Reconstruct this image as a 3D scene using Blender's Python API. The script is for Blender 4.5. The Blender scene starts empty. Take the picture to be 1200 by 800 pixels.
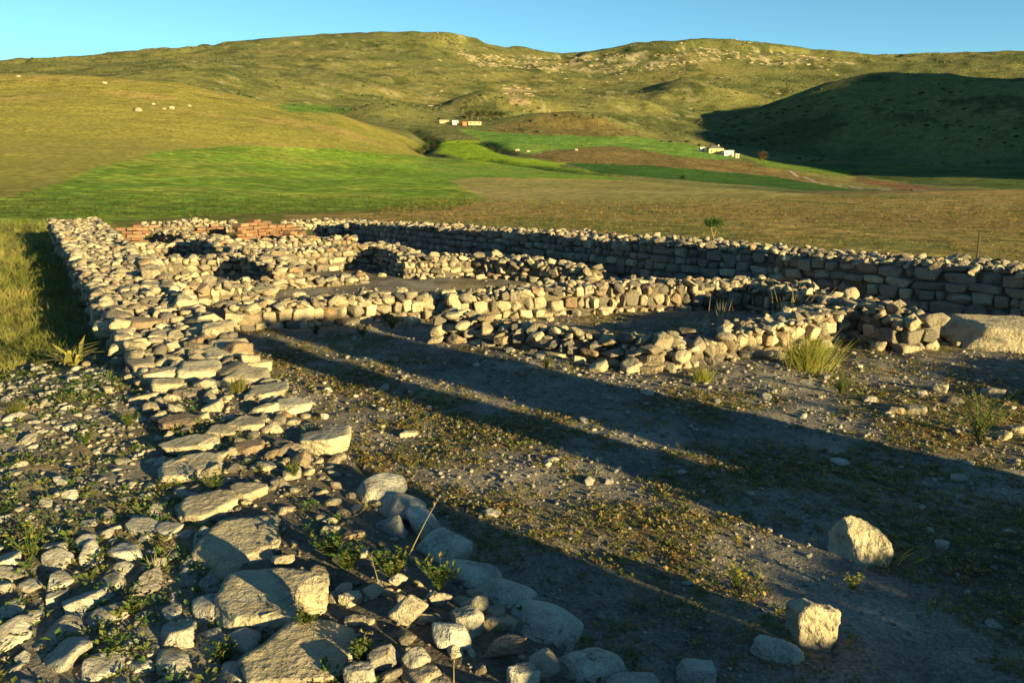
import bpy, bmesh, math, random
import numpy as np
from mathutils import Vector, Matrix, Euler

# ------------------------------------------------------------------ camera, sky, sun
scene = bpy.context.scene
COL = scene.collection
F, HZ, H = 924.0, 206.0, 2.1          # focal length in px of a 1200 px wide picture, horizon row, eye height
PITCH = math.atan((400 - HZ) / F)
SUN_AZ, SUN_EL = math.radians(135.0), math.radians(9.0)

cam = bpy.data.cameras.new('camera'); camo = bpy.data.objects.new('camera', cam); COL.objects.link(camo)
cam.sensor_width = 36; cam.lens = 36 * F / 1200; cam.clip_start = 0.05; cam.clip_end = 12000
camo.location = (0, 0, H); camo.rotation_euler = (math.pi / 2 - PITCH, 0, 0)
scene.camera = camo

world = bpy.data.worlds.new('World'); scene.world = world; world.use_nodes = True
wn = world.node_tree; bg = wn.nodes['Background']
sky = wn.nodes.new('ShaderNodeTexSky'); sky.sky_type = 'NISHITA'; sky.sun_disc = False
sky.sun_elevation = SUN_EL; sky.sun_rotation = SUN_AZ
sky.altitude = 2200; sky.air_density = 0.9; sky.dust_density = 0.05; sky.ozone_density = 2.0
tint = wn.nodes.new('ShaderNodeMix'); tint.data_type = 'RGBA'; tint.blend_type = 'MULTIPLY'; tint.inputs[0].default_value = 1.0
tint.inputs[7].default_value = (.66, .95, .86, 1); wn.links.new(sky.outputs[0], tint.inputs[6]); wn.links.new(tint.outputs[2], bg.inputs[0]); bg.inputs[1].default_value = 0.062

sun = bpy.data.lights.new('sun', 'SUN'); suno = bpy.data.objects.new('sun', sun); COL.objects.link(suno)
sun.energy = 5.0; sun.angle = math.radians(0.5); sun.color = (1.0, 0.79, 0.34)
SUNV = Vector((math.sin(SUN_AZ) * math.cos(SUN_EL), math.cos(SUN_AZ) * math.cos(SUN_EL), math.sin(SUN_EL)))
suno.rotation_euler = SUNV.to_track_quat('Z', 'Y').to_euler(); suno.location = (20, -20, 10)
scene.view_settings.view_transform = 'Standard'; scene.view_settings.look = 'None'
scene.view_settings.gamma = 1.0; scene.view_settings.exposure = 2.0
scene.render.engine = 'CYCLES'

# ------------------------------------------------------------------ helpers
RNG = np.random.default_rng(11)
def ray(u, v):
    c, s = math.cos(PITCH), math.sin(PITCH); y = 400 - v
    return np.array([u - 600, F * c + y * s, y * c - F * s])
def gp(u, v, z=0.0):
    d = ray(u, v); t = (z - H) / d[2]
    return np.array([d[0] * t, d[1] * t, z])
def project(P):
    P = np.asarray(P, float); c, s = math.cos(PITCH), math.sin(PITCH)
    zz = P[..., 1] * c - (P[..., 2] - H) * s; yy = P[..., 1] * s + (P[..., 2] - H) * c
    zs = np.where(zz > 0.05, zz, np.nan)
    return 600 + F * P[..., 0] / zs, 400 - F * yy / zs

def _h(ix, iy, iz, seed):
    n = (ix.astype(np.int64) * 374761393 + iy.astype(np.int64) * 668265263 + iz.astype(np.int64) * 2147483647 + seed * 974711) & 0xffffffff
    n = ((n ^ (n >> 13)) * 1274126177) & 0xffffffff
    n = ((n ^ (n >> 16)) * 2246822519) & 0xffffffff
    return ((n ^ (n >> 15)) & 0xffffff) / float(0xffffff)
def vn2(x, y, seed=0):
    xi = np.floor(x); yi = np.floor(y); fx = x - xi; fy = y - yi
    fx = fx * fx * fx * (fx * (fx * 6 - 15) + 10); fy = fy * fy * fy * (fy * (fy * 6 - 15) + 10)
    z = np.zeros_like(xi)
    a = _h(xi, yi, z, seed); b = _h(xi + 1, yi, z, seed); c = _h(xi, yi + 1, z, seed); d = _h(xi + 1, yi + 1, z, seed)
    return (a + (b - a) * fx) * (1 - fy) + (c + (d - c) * fx) * fy
def fbm2(x, y, o=4, seed=0, g=0.5):
    t = 0; a = 1; s = 0
    for i in range(o):
        t = t + a * (vn2(x * 2 ** i + 17.3 * i, y * 2 ** i - 9.1 * i, seed + i) * 2 - 1); s += a; a *= g
    return t / s
def vn3(p, seed=0):
    pi = np.floor(p); f = p - pi; f = f * f * (3 - 2 * f)
    r = 0
    for i in (0, 1):
        for j in (0, 1):
            for k in (0, 1):
                w = (f[:, 0] if i else 1 - f[:, 0]) * (f[:, 1] if j else 1 - f[:, 1]) * (f[:, 2] if k else 1 - f[:, 2])
                r = r + w * _h(pi[:, 0] + i, pi[:, 1] + j, pi[:, 2] + k, seed)
    return r * 2 - 1
def fbm3(p, o=3, seed=0):
    t = 0; a = 1; s = 0
    for i in range(o):
        t = t + a * vn3(p * 2 ** i + 5.7 * i, seed + i); s += a; a *= .5
    return t / s
def sstep(a, b, x):
    t = np.clip((x - a) / (b - a), 0, 1); return t * t * (3 - 2 * t)

def mesh_np(name, V, Fc, smooth=True, attrs=None):
    """V (n,3), Fc (m,k) one face size"""
    V = np.asarray(V, np.float32); Fc = np.asarray(Fc, np.int32)
    me = bpy.data.meshes.new(name); k = Fc.shape[1]
    me.vertices.add(len(V)); me.vertices.foreach_set('co', V.ravel())
    me.loops.add(Fc.size); me.loops.foreach_set('vertex_index', Fc.ravel())
    me.polygons.add(len(Fc)); me.polygons.foreach_set('loop_start', np.arange(0, Fc.size, k, dtype=np.int32))
    me.polygons.foreach_set('use_smooth', np.full(len(Fc), smooth, bool))
    for nm, (kind, arr) in (attrs or {}).items():
        at = me.attributes.new(nm, kind, 'POINT')
        at.data.foreach_set('color' if kind == 'FLOAT_COLOR' else 'value', np.asarray(arr, np.float32).ravel())
    me.update(); me.validate()
    return me
def link(name, me, mat=None, parent=None, loc=None):
    o = bpy.data.objects.new(name, me); COL.objects.link(o)
    if mat is not None and not me.materials: me.materials.append(mat)
    if parent is not None: o.parent = parent
    if loc is not None: o.location = loc
    return o
def empty(name, loc=(0, 0, 0), rz=0.0):
    o = bpy.data.objects.new(name, None); COL.objects.link(o); o.location = loc; o.rotation_euler = (0, 0, rz)
    o.empty_display_size = 0.2
    return o
def tag(o, label=None, cat=None, group=None, kind=None):
    if label: o['label'] = label
    if cat: o['category'] = cat
    if group: o['group'] = group
    if kind: o['kind'] = kind
    return o

# ------------------------------------------------------------------ materials
def new_mat(name):
    m = bpy.data.materials.new(name); m.use_nodes = True; nt = m.node_tree
    return m, nt, nt.nodes, nt.links, nt.nodes['Principled BSDF']
def nz(nt, vec, scale, detail=4, rough=.55):
    n = nt.nodes.new('ShaderNodeTexNoise'); n.inputs['Scale'].default_value = scale
    n.inputs['Detail'].default_value = detail; n.inputs['Roughness'].default_value = rough
    nt.links.new(vec, n.inputs['Vector']); return n.outputs['Fac']
def ramp(nt, fac, stops, interp='LINEAR'):
    r = nt.nodes.new('ShaderNodeValToRGB'); e = r.color_ramp.elements; r.color_ramp.interpolation = interp
    while len(e) > 1: e.remove(e[-1])
    e[0].position = stops[0][0]; e[0].color = (*stops[0][1], 1)
    for p, c in stops[1:]:
        k = e.new(p); k.color = (*c, 1)
    nt.links.new(fac, r.inputs[0]); return r.outputs[0]
def mix(nt, a, b, fac, mode='MIX'):
    m = nt.nodes.new('ShaderNodeMix'); m.data_type = 'RGBA'; m.blend_type = mode
    fs = [i for i in m.inputs if i.type == 'VALUE' and i.name == 'Factor'][0]
    ca = [i for i in m.inputs if i.type == 'RGBA' and i.name == 'A'][0]; cb = [i for i in m.inputs if i.type == 'RGBA' and i.name == 'B'][0]
    for s, v in ((fs, fac), (ca, a), (cb, b)):
        if hasattr(v, 'links'): nt.links.new(v, s)
        elif isinstance(v, (int, float)): s.default_value = v if s.type == 'VALUE' else (v, v, v, 1)
        else: s.default_value = (*v, 1)
    return [o for o in m.outputs if o.type == 'RGBA'][0]
def _vmix(nt, fac, A, B):
    m = nt.nodes.new('ShaderNodeMix'); m.data_type = 'VECTOR'
    fs = [i for i in m.inputs if i.type == 'VALUE' and i.name == 'Factor'][0]
    va = [i for i in m.inputs if i.type == 'VECTOR' and i.name == 'A'][0]; vb = [i for i in m.inputs if i.type == 'VECTOR' and i.name == 'B'][0]
    nt.links.new(fac, fs); nt.links.new(A, va); nt.links.new(B, vb)
    return [o for o in m.outputs if o.type == 'VECTOR'][0]
def mrange(nt, v, a, b, c, d):
    m = nt.nodes.new('ShaderNodeMapRange')
    for i, k in zip(range(1, 5), (a, b, c, d)): m.inputs[i].default_value = k
    nt.links.new(v, m.inputs[0]); return m.outputs[0]
def bump(nt, h, strength, dist, prev=None):
    b = nt.nodes.new('ShaderNodeBump'); b.inputs['Strength'].default_value = strength; b.inputs['Distance'].default_value = dist
    nt.links.new(h, b.inputs['Height'])
    if prev is not None: nt.links.new(prev, b.inputs['Normal'])
    return b.outputs['Normal']

WALL_RAMP = [(0, (.07, .064, .058)), (.13, (.15, .13, .105)), (.24, (.24, .215, .17)), (.36, (.29, .235, .155)), (.48, (.39, .335, .24)), (.58, (.22, .185, .135)),
             (.66, (.18, .115, .07)), (.74, (.38, .325, .23)), (.86, (.28, .235, .165)), (.93, (.14, .12, .10)), (1, (.09, .08, .07))]
def crk_f(nt, a, b):
    m = nt.nodes.new('ShaderNodeMath'); m.operation = 'MULTIPLY'; nt.links.new(a, m.inputs[0]); nt.links.new(mrange(nt, b, .42, .58, 0, .8), m.inputs[1]); return m.outputs[0]
def stone_mat(name, src, stops=WALL_RAMP, scale=1.0, lichen=.5):
    m, nt, N, L, P = new_mat(name)
    geo = N.new('ShaderNodeNewGeometry').outputs['Position']
    if src == 'obj': rnd = N.new('ShaderNodeObjectInfo').outputs['Random']
    else:
        a = N.new('ShaderNodeAttribute'); a.attribute_name = 'rnd'; rnd = a.outputs['Fac']
    base = ramp(nt, rnd, stops)
    n1 = nz(nt, geo, 7 * scale, 5, .6); n2 = nz(nt, geo, 34 * scale, 4, .65); n3 = nz(nt, geo, 120 * scale, 3, .6)
    c = mix(nt, base, (.12, .10, .078), mrange(nt, n1, .46, .70, 0, .62))
    c = mix(nt, c, (.56, .51, .40), mrange(nt, n2, .56, .72, 0, .5 * lichen))
    c = mix(nt, c, (.30, .20, .085), mrange(nt, nz(nt, geo, 11 * scale, 3), .60, .72, 0, .45))
    c = mix(nt, c, mrange(nt, n3, .3, .7, .72, 1.18), 1.0, 'MULTIPLY')
    wv = N.new('ShaderNodeVectorMath'); wv.operation = 'MULTIPLY_ADD'; wn_ = N.new('ShaderNodeTexNoise'); wn_.inputs['Scale'].default_value = 9 * scale; L.new(geo, wn_.inputs['Vector'])
    L.new(wn_.outputs['Color'], wv.inputs[0]); wv.inputs[1].default_value = (.16, .16, .16); L.new(geo, wv.inputs[2])
    cr = N.new('ShaderNodeTexVoronoi'); cr.feature = 'DISTANCE_TO_EDGE'; cr.inputs['Scale'].default_value = 5.5 * scale; L.new(wv.outputs[0], cr.inputs['Vector'])
    crk = mrange(nt, cr.outputs['Distance'], 0, .022, 1, 0)
    c = mix(nt, c, (.07, .058, .045), crk_f(nt, crk, n1))
    L.new(c, P.inputs['Base Color']); P.inputs['Roughness'].default_value = .95
    P.inputs['Specular IOR Level'].default_value = .15
    vo = N.new('ShaderNodeTexVoronoi'); vo.inputs['Scale'].default_value = 26 * scale; L.new(geo, vo.inputs['Vector'])
    b = bump(nt, n1, .6, .05 / scale); b = bump(nt, n2, .9, .022 / scale, b); b = bump(nt, n3, .6, .006 / scale, b); b = bump(nt, vo.outputs['Distance'], .45, .014 / scale, b); b = bump(nt, cr.outputs['Distance'], .25, .02, b)
    L.new(b, P.inputs['Normal'])
    return m
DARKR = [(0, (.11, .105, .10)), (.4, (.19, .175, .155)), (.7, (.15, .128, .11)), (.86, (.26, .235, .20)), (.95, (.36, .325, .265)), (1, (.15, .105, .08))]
M_FACE = (stone_mat('shaded_face', 'obj', DARKR, 1.0, .25), stone_mat('shaded_face_piece', 'attr', DARKR, 1.0, .25))  # right wall's shaded face: its shade is put into a darker stone colour
M_STONE = stone_mat('stone_by_object', 'obj'); M_RUB = stone_mat('stone_by_piece', 'attr')
PALE = [(0, (.26, .225, .165)), (.35, (.37, .32, .23)), (.7, (.30, .25, .17)), (1, (.40, .355, .26))]
M_SLAB = stone_mat('slab_stone', 'obj', PALE, 1.0, .7)
GREYR = [(0, (.21, .20, .18)), (.4, (.34, .315, .27)), (.7, (.27, .245, .205)), (.85, (.42, .385, .32)), (1, (.18, .16, .14))]
M_GRAVEL = stone_mat('gravel_piece', 'attr', [(0, (.12, .11, .095)), (.5, (.20, .18, .145)), (.85, (.26, .23, .18)), (1, (.36, .325, .26))], 1.3, .3)
M_COB = stone_mat('cobble_stone', 'obj', GREYR, 1.3, .5); M_COBR = stone_mat('cobble_piece', 'attr', GREYR, 1.3, .5)
BRICKR = [(0, (.12, .065, .042)), (.5, (.18, .09, .052)), (1, (.22, .145, .09))]
M_BRICK = stone_mat('mud_brick', 'obj', BRICKR, 1.0, .1)

def plain(name, col, rough=.9, var=.3, scale=30, bmp=0):
    m, nt, N, L, P = new_mat(name)
    geo = N.new('ShaderNodeNewGeometry').outputs['Position']
    n = nz(nt, geo, scale, 4)
    c = mix(nt, col, mrange(nt, n, .3, .7, 1 - var, 1 + var), 1.0, 'MULTIPLY')
    L.new(c, P.inputs['Base Color']); P.inputs['Roughness'].default_value = rough; P.inputs['Specular IOR Level'].default_value = .2
    if bmp: L.new(bump(nt, n, .7, bmp), P.inputs['Normal'])
    return m
def leaf_mat(name, stops, src='attr', trans=.35):
    m, nt, N, L, P = new_mat(name)
    if src == 'obj': rnd = N.new('ShaderNodeObjectInfo').outputs['Random']
    else:
        a = N.new('ShaderNodeAttribute'); a.attribute_name = 'rnd'; rnd = a.outputs['Fac']
    c = ramp(nt, rnd, stops)
    L.new(c, P.inputs['Base Color']); P.inputs['Roughness'].default_value = .75; P.inputs['Specular IOR Level'].default_value = .25
    t = N.new('ShaderNodeBsdfTranslucent'); L.new(c, t.inputs['Color'])
    mx = N.new('ShaderNodeMixShader'); mx.inputs[0].default_value = trans
    L.new(P.outputs[0], mx.inputs[1]); L.new(t.outputs[0], mx.inputs[2])
    L.new(mx.outputs[0], N['Material Output'].inputs['Surface'])
    return m
M_EARTH = plain('wall_earth', (.095, .078, .058), .97, .4, 40, .02)

# ------------------------------------------------------------------ terrain
LD = np.array([-.515, .857]); CD = np.array([.857, .515])       # directions along and across the long wall
P0 = np.array([-2.05, 5.64])                                     # a point on the long wall's centre line
US = [-900, -300, 0, 100, 200, 300, 400, 500, 600, 700, 800, 900, 1000, 1100, 1200, 1500, 2100]
KEYS = [  # distance, picture row of the ground there in each column
 (32,  None, None),
 (80,  [226, 226, 225, 226, 227, 228, 229, 230, 230, 230, 230, 229, 229, 229, 229, 229, 229], None),
 (120, [215, 208, 205, 206, 208, 212, 216, 218, 219, 220, 222, 224, 224, 224, 223, 222, 220], None),
 (220, [200, 172, 165, 168, 172, 180, 190, 196, 202, 207, 212, 217, 221, 222, 222, 218, 214], None),
 (350, [190, 120, 112, 112, 118, 132, 150, 182, 185, 190, 196, 206, 214, 214, 214, 205, 200], None),
 (460, [185, 95, 87, 88, 97, 117, 135, 171, 166, 172, 180, 193, 206, 206, 204, 190, 185], None),
 (560, [180, 105, 98, 100, 108, 126, 142, 152, 156, 160, 170, 188, 197, 196, 193, 170, 165], None),
 (700, [175, 100, 97, 97, 100, 118, 128, 141, 146, 152, 160, 178, 186, 182, 176, 150, 150], None),
 (1000,[170, 95, 88, 85, 84, 95, 105, 117, 122, 126, 130, 140, 150, 145, 138, 130, 140], None),
 (1400,[165, 88, 80, 76, 71, 68, 67, 74, 88, 92, 86, 95, 98, 95, 93, 100, 120], None),
 (1900,[160, 85, 77, 70, 60, 53, 45, 43, 58, 60, 47, 54, 66, 66, 64, 70, 110], None),
 (2700,[170, 110, 100, 95, 90, 85, 80, 78, 85, 90, 80, 85, 92, 92, 92, 95, 130], None),
 (6000,[200, 190, 190, 190, 190, 190, 190, 190, 190, 190, 190, 190, 190, 190, 190, 195, 200], None)]
RIDGE_U = [-900, -300, 0, 50, 100, 150, 200, 250, 300, 350, 400, 440, 480, 520, 560, 600, 640, 660, 700, 740, 770, 810, 850, 900, 950, 1000, 1040, 1100, 1160, 1200, 1500, 2100]
RIDGE_V = [160, 85, 77, 73, 69, 64, 60, 56, 52, 48, 45, 43, 42, 43, 48, 56, 63, 66, 62, 54, 49, 46, 48, 54, 61, 66, 67.5, 66, 64, 64, 70, 110]
def _keys():
    out = []
    for r, vs, _ in KEYS:
        if vs is None: us, vs = US, [HZ + 0] * len(US); flat = True
        else: us, flat = US, False
        if r == 1900: us, vs = RIDGE_U, RIDGE_V
        A, T = [], []
        for u, v in zip(us, vs):
            d = ray(u, v); hz = math.hypot(d[0], d[1])
            A.append(math.atan2(d[0], d[1])); T.append(-2.1 / 32 if flat else d[2] / hz)
        tb = 0.0 if r < 3000 else -.02
        A = [-math.pi, -1.9] + A + [1.9, math.pi]
        e = -2.3 / r if r < 300 else (.008 if r < 3000 else -.01)
        if flat: e = -2.1 / 32
        T = [e, e] + T + [e, e]
        out.append((r, np.array(A), np.array(T)))
    return out
KT = _keys(); KR = np.array([k[0] for k in KT], float)

def bumpg(x, y, u, r, h, sl, sr, ang=0.0):
    """a hillock at picture column u and distance r; sl/sr: half sizes across and along the ang direction"""
    d = ray(u, 150); a = math.atan2(d[0], d[1]); cx, cy = r * math.sin(a), r * math.cos(a)
    dx, dy = x - cx, y - cy; c, s = math.cos(ang), math.sin(ang)
    p, q = dx * c + dy * s, -dx * s + dy * c
    return h * np.exp(-(p / sl) ** 2 - (q / sr) ** 2)
def polydist(x, y, pts):
    best = np.full(x.shape, 1e9)
    for (x0, y0), (x1, y1) in zip(pts[:-1], pts[1:]):
        dx, dy = x1 - x0, y1 - y0; t = np.clip(((x - x0) * dx + (y - y0) * dy) / (dx * dx + dy * dy + 1e-9), 0, 1)
        best = np.minimum(best, np.hypot(x - x0 - t * dx, y - y0 - t * dy))
    return best
def site_z(x, y):
    s = (x - P0[0]) * CD[0] + (y - P0[1]) * CD[1]           # signed distance from the long wall's centre line
    t = (x - P0[0]) * LD[0] + (y - P0[1]) * LD[1]
    left = .29 * (1 - sstep(1.0, 6.0, t)) + .02
    return left * (1 - sstep(-.35, .45, s))
def base_z(x, y):
    x = np.atleast_1d(np.asarray(x, float)); y = np.atleast_1d(np.asarray(y, float))
    r = np.hypot(x, y); az = np.arctan2(x, y); K = len(KT)
    Z = np.stack([H + k[0] * np.interp(az, k[1], k[2]) for k in KT], 1)
    h = np.diff(KR)[None]; d = np.diff(Z, axis=1) / h
    m = np.zeros_like(Z); m[:, 0] = 0; m[:, -1] = d[:, -1]
    a, b = d[:, :-1], d[:, 1:]
    m[:, 1:-1] = np.where(a * b > 0, 2 * a * b / np.where(np.abs(a + b) < 1e-12, 1, a + b), 0)
    i = np.clip(np.searchsorted(KR, r) - 1, 0, K - 2); n = np.arange(len(r)); hh = np.diff(KR)[i]
    t = np.clip((r - KR[i]) / hh, 0, 1)
    z = ((2 * t ** 3 - 3 * t ** 2 + 1) * Z[n, i] + (t ** 3 - 2 * t ** 2 + t) * hh * m[n, i]
         + (-2 * t ** 3 + 3 * t ** 2) * Z[n, i + 1] + (t ** 3 - t ** 2) * hh * m[n, i + 1])
    z = np.where(r < 32, 0, z)
    return z
def pxr(u, v0, r):
    d = ray(u, v0); a = math.atan2(d[0], d[1]); return (r * math.sin(a), r * math.cos(a))
STREAM = [pxr(482, 152, 560), pxr(505, 158, 500), pxr(498, 170, 450), pxr(488, 176, 395), pxr(515, 184, 345), pxr(560, 189, 325), pxr(620, 194, 285), pxr(690, 200, 250), pxr(760, 204, 235)]
STREAM2 = [pxr(515, 163, 470), pxr(562, 163, 478), pxr(578, 174, 425), pxr(600, 181, 378), pxr(660, 186, 350), pxr(760, 192, 330)]
_rr = [(930, 121, 1030), (955, 108, 1000), (985, 94, 960), (1022, 82, 920), (1100, 85, 880), (1200, 90, 840), (1350, 86, 800)]
def pxh(u, v, r): d = ray(u, v); return H + r * d[2] / math.hypot(d[0], d[1])
RIDGE_R = [pxr(*q) for q in _rr] + [(700, 520)]; RIDGE_H = [pxh(*q) for q in _rr] + [150]
MOUNT_R = [(500, 20), (535, 70), (600, 150), (690, 255), (800, 400), (1000, 600), (1400, 900)]; MOUNT_H = [29, 80, 124, 161, 203, 240, 262]
def ridge_z(x, y, pts, hs, slope, rnd):
    best = np.full(x.shape, -1e9)
    for (x0, y0), (x1, y1), h0, h1 in zip(pts[:-1], pts[1:], hs[:-1], hs[1:]):
        dx, dy = x1 - x0, y1 - y0; t = np.clip(((x - x0) * dx + (y - y0) * dy) / (dx * dx + dy * dy), 0, 1)
        dist = np.hypot(x - x0 - t * dx, y - y0 - t * dy)
        best = np.maximum(best, (h0 + (h1 - h0) * t) - slope * np.maximum(np.sqrt(dist ** 2 + rnd ** 2) - rnd, 0))
    return best
def terr(x, y, fine=True):
    x = np.atleast_1d(np.asarray(x, float)); y = np.atleast_1d(np.asarray(y, float))
    r = np.hypot(x, y); z = base_z(x, y)
    far = sstep(180, 600, r); mid = sstep(30, 120, r) * (1 - .5 * far)
    front = sstep(20, 60, y) 
    wx = x + 40 * fbm2(x / 160, y / 160, 2, 5); wy = y + 40 * fbm2(x / 160 + 9, y / 160, 2, 6)
    z = z + far * sstep(450, 900, r) * (sstep(1950, 1500, r) * .6 + .4) * (6.0 * fbm2(wx / 190, wy / 190, 4, 21) + 3.4 * (np.abs(fbm2(wx / 75, wy / 75, 3, 31)) * -2 + .6))
    z = z + far * 1.7 * fbm2(x / 26, y / 26, 3, 41) * sstep(480, 800, r)
    z = z + mid * .35 * fbm2(x / 14, y / 14, 3, 51) + sstep(200, 320, r) * (1 - sstep(450, 600, r)) * .8 * fbm2(x / 40, y / 40, 3, 52)
    # hillocks
    z += bumpg(x, y, 655, 640, 11.5, 62, 45)                      # brown mound behind the farm
    z += bumpg(x, y, 692, 650, 5, 34, 40)
    z += bumpg(x, y, 446, 640, 9, 28, 45) + bumpg(x, y, 490, 690, 7, 45, 50)
    z += bumpg(x, y, 563, 900, 15, 30, 50) + bumpg(x, y, 612, 880, 11, 36, 50) + bumpg(x, y, 690, 930, 13, 75, 80)
    z += bumpg(x, y, 350, 820, 13, 75, 70) + bumpg(x, y, 255, 760, 12, 60, 70) + bumpg(x, y, 420, 1000, 10, 70, 60)
    z += bumpg(x, y, 800, 1180, 20, 45, 60) + bumpg(x, y, 760, 950, 10, 60, 40) + bumpg(x, y, 840, 1100, 16, 110, 60)
    # right-hand ridge and the taller mountain it joins, outside the picture
    on = sstep(300, 420, r)
    for pts, hs, sl, rnd in ((RIDGE_R, RIDGE_H, .42, 25.0), (MOUNT_R, MOUNT_H, .62, 20.0)):
        best = ridge_z(x, y, pts, hs, sl, rnd) + 3.0 * fbm2(x / 60, y / 60, 3, 71) - 7 * (np.abs(fbm2(x / 90 + 3, y / 90, 3, 73))) * (1 - np.exp(-((z - 0) * 0 + 1)))
        k = 3.0; zs = np.logaddexp(z / k, np.clip(best, -900, 900) / k) * k
        z = z + (zs - z) * on
    # stream ditches
    z -= 3.2 * np.exp(-(polydist(x, y, STREAM) / 5.5) ** 2) + 2.0 * np.exp(-(polydist(x, y, STREAM2) / 4.5) ** 2)
    # rock ledge below the skyline
    ledge = sstep(1500, 1750, r) * (1 - sstep(1850, 2000, r))
    z = z + ledge * 10 * (sstep(.45, .6, fbm2(x / 220, y / 90, 3, 81) + .5) - .5)
    near = 1 - sstep(24, 60, r)
    z = z + site_z(x, y) * near
    if fine:
        n = 1 - sstep(18, 45, r)
        z = z + n * (.035 * fbm2(x / 1.3, y / 1.3, 3, 61) + .016 * fbm2(x / .22, y / .22, 3, 62))
    return z
def tz(x, y): return float(terr(x, y)[0])

def inpoly(u, v, pts):
    c = np.zeros(u.shape, bool); n = len(pts)
    for i in range(n):
        (x0, y0), (x1, y1) = pts[i], pts[(i + 1) % n]
        if y0 == y1: continue
        t = (y0 > v) != (y1 > v)
        c ^= t & (u < (x1 - x0) * (v - y0) / (y1 - y0) + x0)
    return c

CROP = [(-400, 250), (0, 234), (45, 222), (110, 197), (190, 177), (280, 170), (400, 175), (470, 184), (520, 208), (568, 233), (540, 239), (400, 246), (310, 250), (200, 255), (130, 262), (-400, 266)]
def build_ground():
    az = np.concatenate([np.radians(np.arange(-36, 36.01, .21)), np.radians(np.arange(37.5, 322.6, 1.9))])
    rs = [0.25]
    while rs[-1] < 6000:
        r = rs[-1]
        rs.append(r + (max(.015, .0067 * r) if r < 14 else .0135 * r if r < 220 else .0095 * r if r < 2000 else .04 * r))
    rs = np.array(rs); na, nr = len(az), len(rs)
    A, R = np.meshgrid(az, rs); X = (R * np.sin(A)).ravel(); Y = (R * np.cos(A)).ravel()
    Z = terr(X, Y)
    V = np.stack([X, Y, Z], 1)
    i = np.arange(nr - 1)[:, None] * na; j = np.arange(na)[None]; j2 = (j + 1) % na
    Fc = np.stack([(i + j).ravel(), (i + na + j).ravel(), (i + na + j2).ravel(), (i + j2).ravel()], 1)
    Fc = Fc[:, ::-1]
    # centre cap
    V = np.vstack([V, [[0, 0, float(terr(0, 0)[0])]]])
    # colours
    X, Y, Z = V.T; r = np.hypot(X, Y); u, v = project(V); u = np.nan_to_num(u, nan=-9999); v = np.nan_to_num(v, nan=9999)
    n0 = fbm2(X / 30, Y / 30, 4, 3); n1 = fbm2(X / 110, Y / 110, 4, 4); n2 = fbm2(X / 9, Y / 9, 3, 8)
    wob = 3.0 * n0; ru, rv = u + 6 * n2, v + 1.3 * n2
    def lerp(a, b, t): return a * (1 - t[:, None]) + np.asarray(b)[None] * t[:, None]
    C = np.tile(np.array([[.138, .134, .046]]), (len(V), 1))                       # olive hill grass
    C = lerp(C, (.098, .104, .038), sstep(-.1, .5, n1)); C = lerp(C, (.18, .155, .055), sstep(.05, .6, -n1) * .8)
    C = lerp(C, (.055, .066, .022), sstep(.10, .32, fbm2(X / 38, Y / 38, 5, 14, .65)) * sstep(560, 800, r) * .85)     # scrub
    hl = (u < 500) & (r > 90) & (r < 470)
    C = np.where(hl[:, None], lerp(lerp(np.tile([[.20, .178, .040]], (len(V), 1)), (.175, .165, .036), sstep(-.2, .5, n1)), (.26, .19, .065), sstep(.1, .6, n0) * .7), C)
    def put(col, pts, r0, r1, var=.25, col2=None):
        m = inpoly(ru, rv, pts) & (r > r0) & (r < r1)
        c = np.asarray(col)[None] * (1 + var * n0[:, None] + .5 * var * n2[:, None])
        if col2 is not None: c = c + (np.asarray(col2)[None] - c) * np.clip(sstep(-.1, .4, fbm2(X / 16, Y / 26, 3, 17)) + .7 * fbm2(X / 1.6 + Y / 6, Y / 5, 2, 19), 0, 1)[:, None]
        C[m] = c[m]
    C[(r < 110) & (u > 330)] = (.15, .115, .045); C[(r < 95) & (u <= 330)] = (.17, .15, .035)
    put((.235, .16, .058), [(330, 300), (330, 247), (560, 238), (800, 239), (960, 228), (1230, 221), (1230, 420)], 20, 128, .35, (.15, .14, .042))
    put((.22, .19, .06), [(500, 205), (560, 206), (720, 211), (960, 228), (800, 240), (540, 238)], 60, 260, .25, (.27, .215, .08))
    put((.10, .17, .02), [(400, 176), (500, 184), (600, 191), (700, 200), (740, 212), (560, 207), (500, 215)], 100, 360, .3, (.15, .19, .03))
    put((.115, .185, .018), CROP, 33, 300, .45, (.20, .23, .032))
    put((.13, .17, .02), [(-50, 242), (0, 233), (40, 226), (70, 236), (20, 247), (-50, 252)], 33, 300, .2)
    put((.115, .12, .024), [(130, 260), (230, 253), (420, 245), (560, 238), (520, 247), (330, 252), (330, 262), (140, 266)], 33, 200, .25)
    put((.17, .25, .014), [(512, 167), (545, 164), (562, 166), (576, 176), (600, 184), (662, 191), (655, 197), (560, 191), (510, 179)], 250, 520, .12)
    put((.095, .18, .03), [(535, 151), (620, 158), (730, 158), (800, 168), (880, 184), (820, 188), (700, 178), (620, 180), (585, 174), (562, 163)], 300, 640, .22, (.14, .21, .04))
    put((.145, .105, .04), [(612, 183), (640, 177), (720, 171), (800, 184), (870, 190), (990, 214), (900, 213), (760, 196), (660, 190)], 200, 560, .25)
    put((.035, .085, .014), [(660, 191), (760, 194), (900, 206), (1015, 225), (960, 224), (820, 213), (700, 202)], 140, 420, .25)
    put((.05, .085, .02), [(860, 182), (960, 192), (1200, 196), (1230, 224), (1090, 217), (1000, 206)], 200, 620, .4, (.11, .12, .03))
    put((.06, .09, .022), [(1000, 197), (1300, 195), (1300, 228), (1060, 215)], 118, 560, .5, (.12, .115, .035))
    put((.17, .09, .045), [(985, 206), (1030, 212), (1110, 222), (1060, 223), (1000, 212)], 118, 400, .2)
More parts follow.
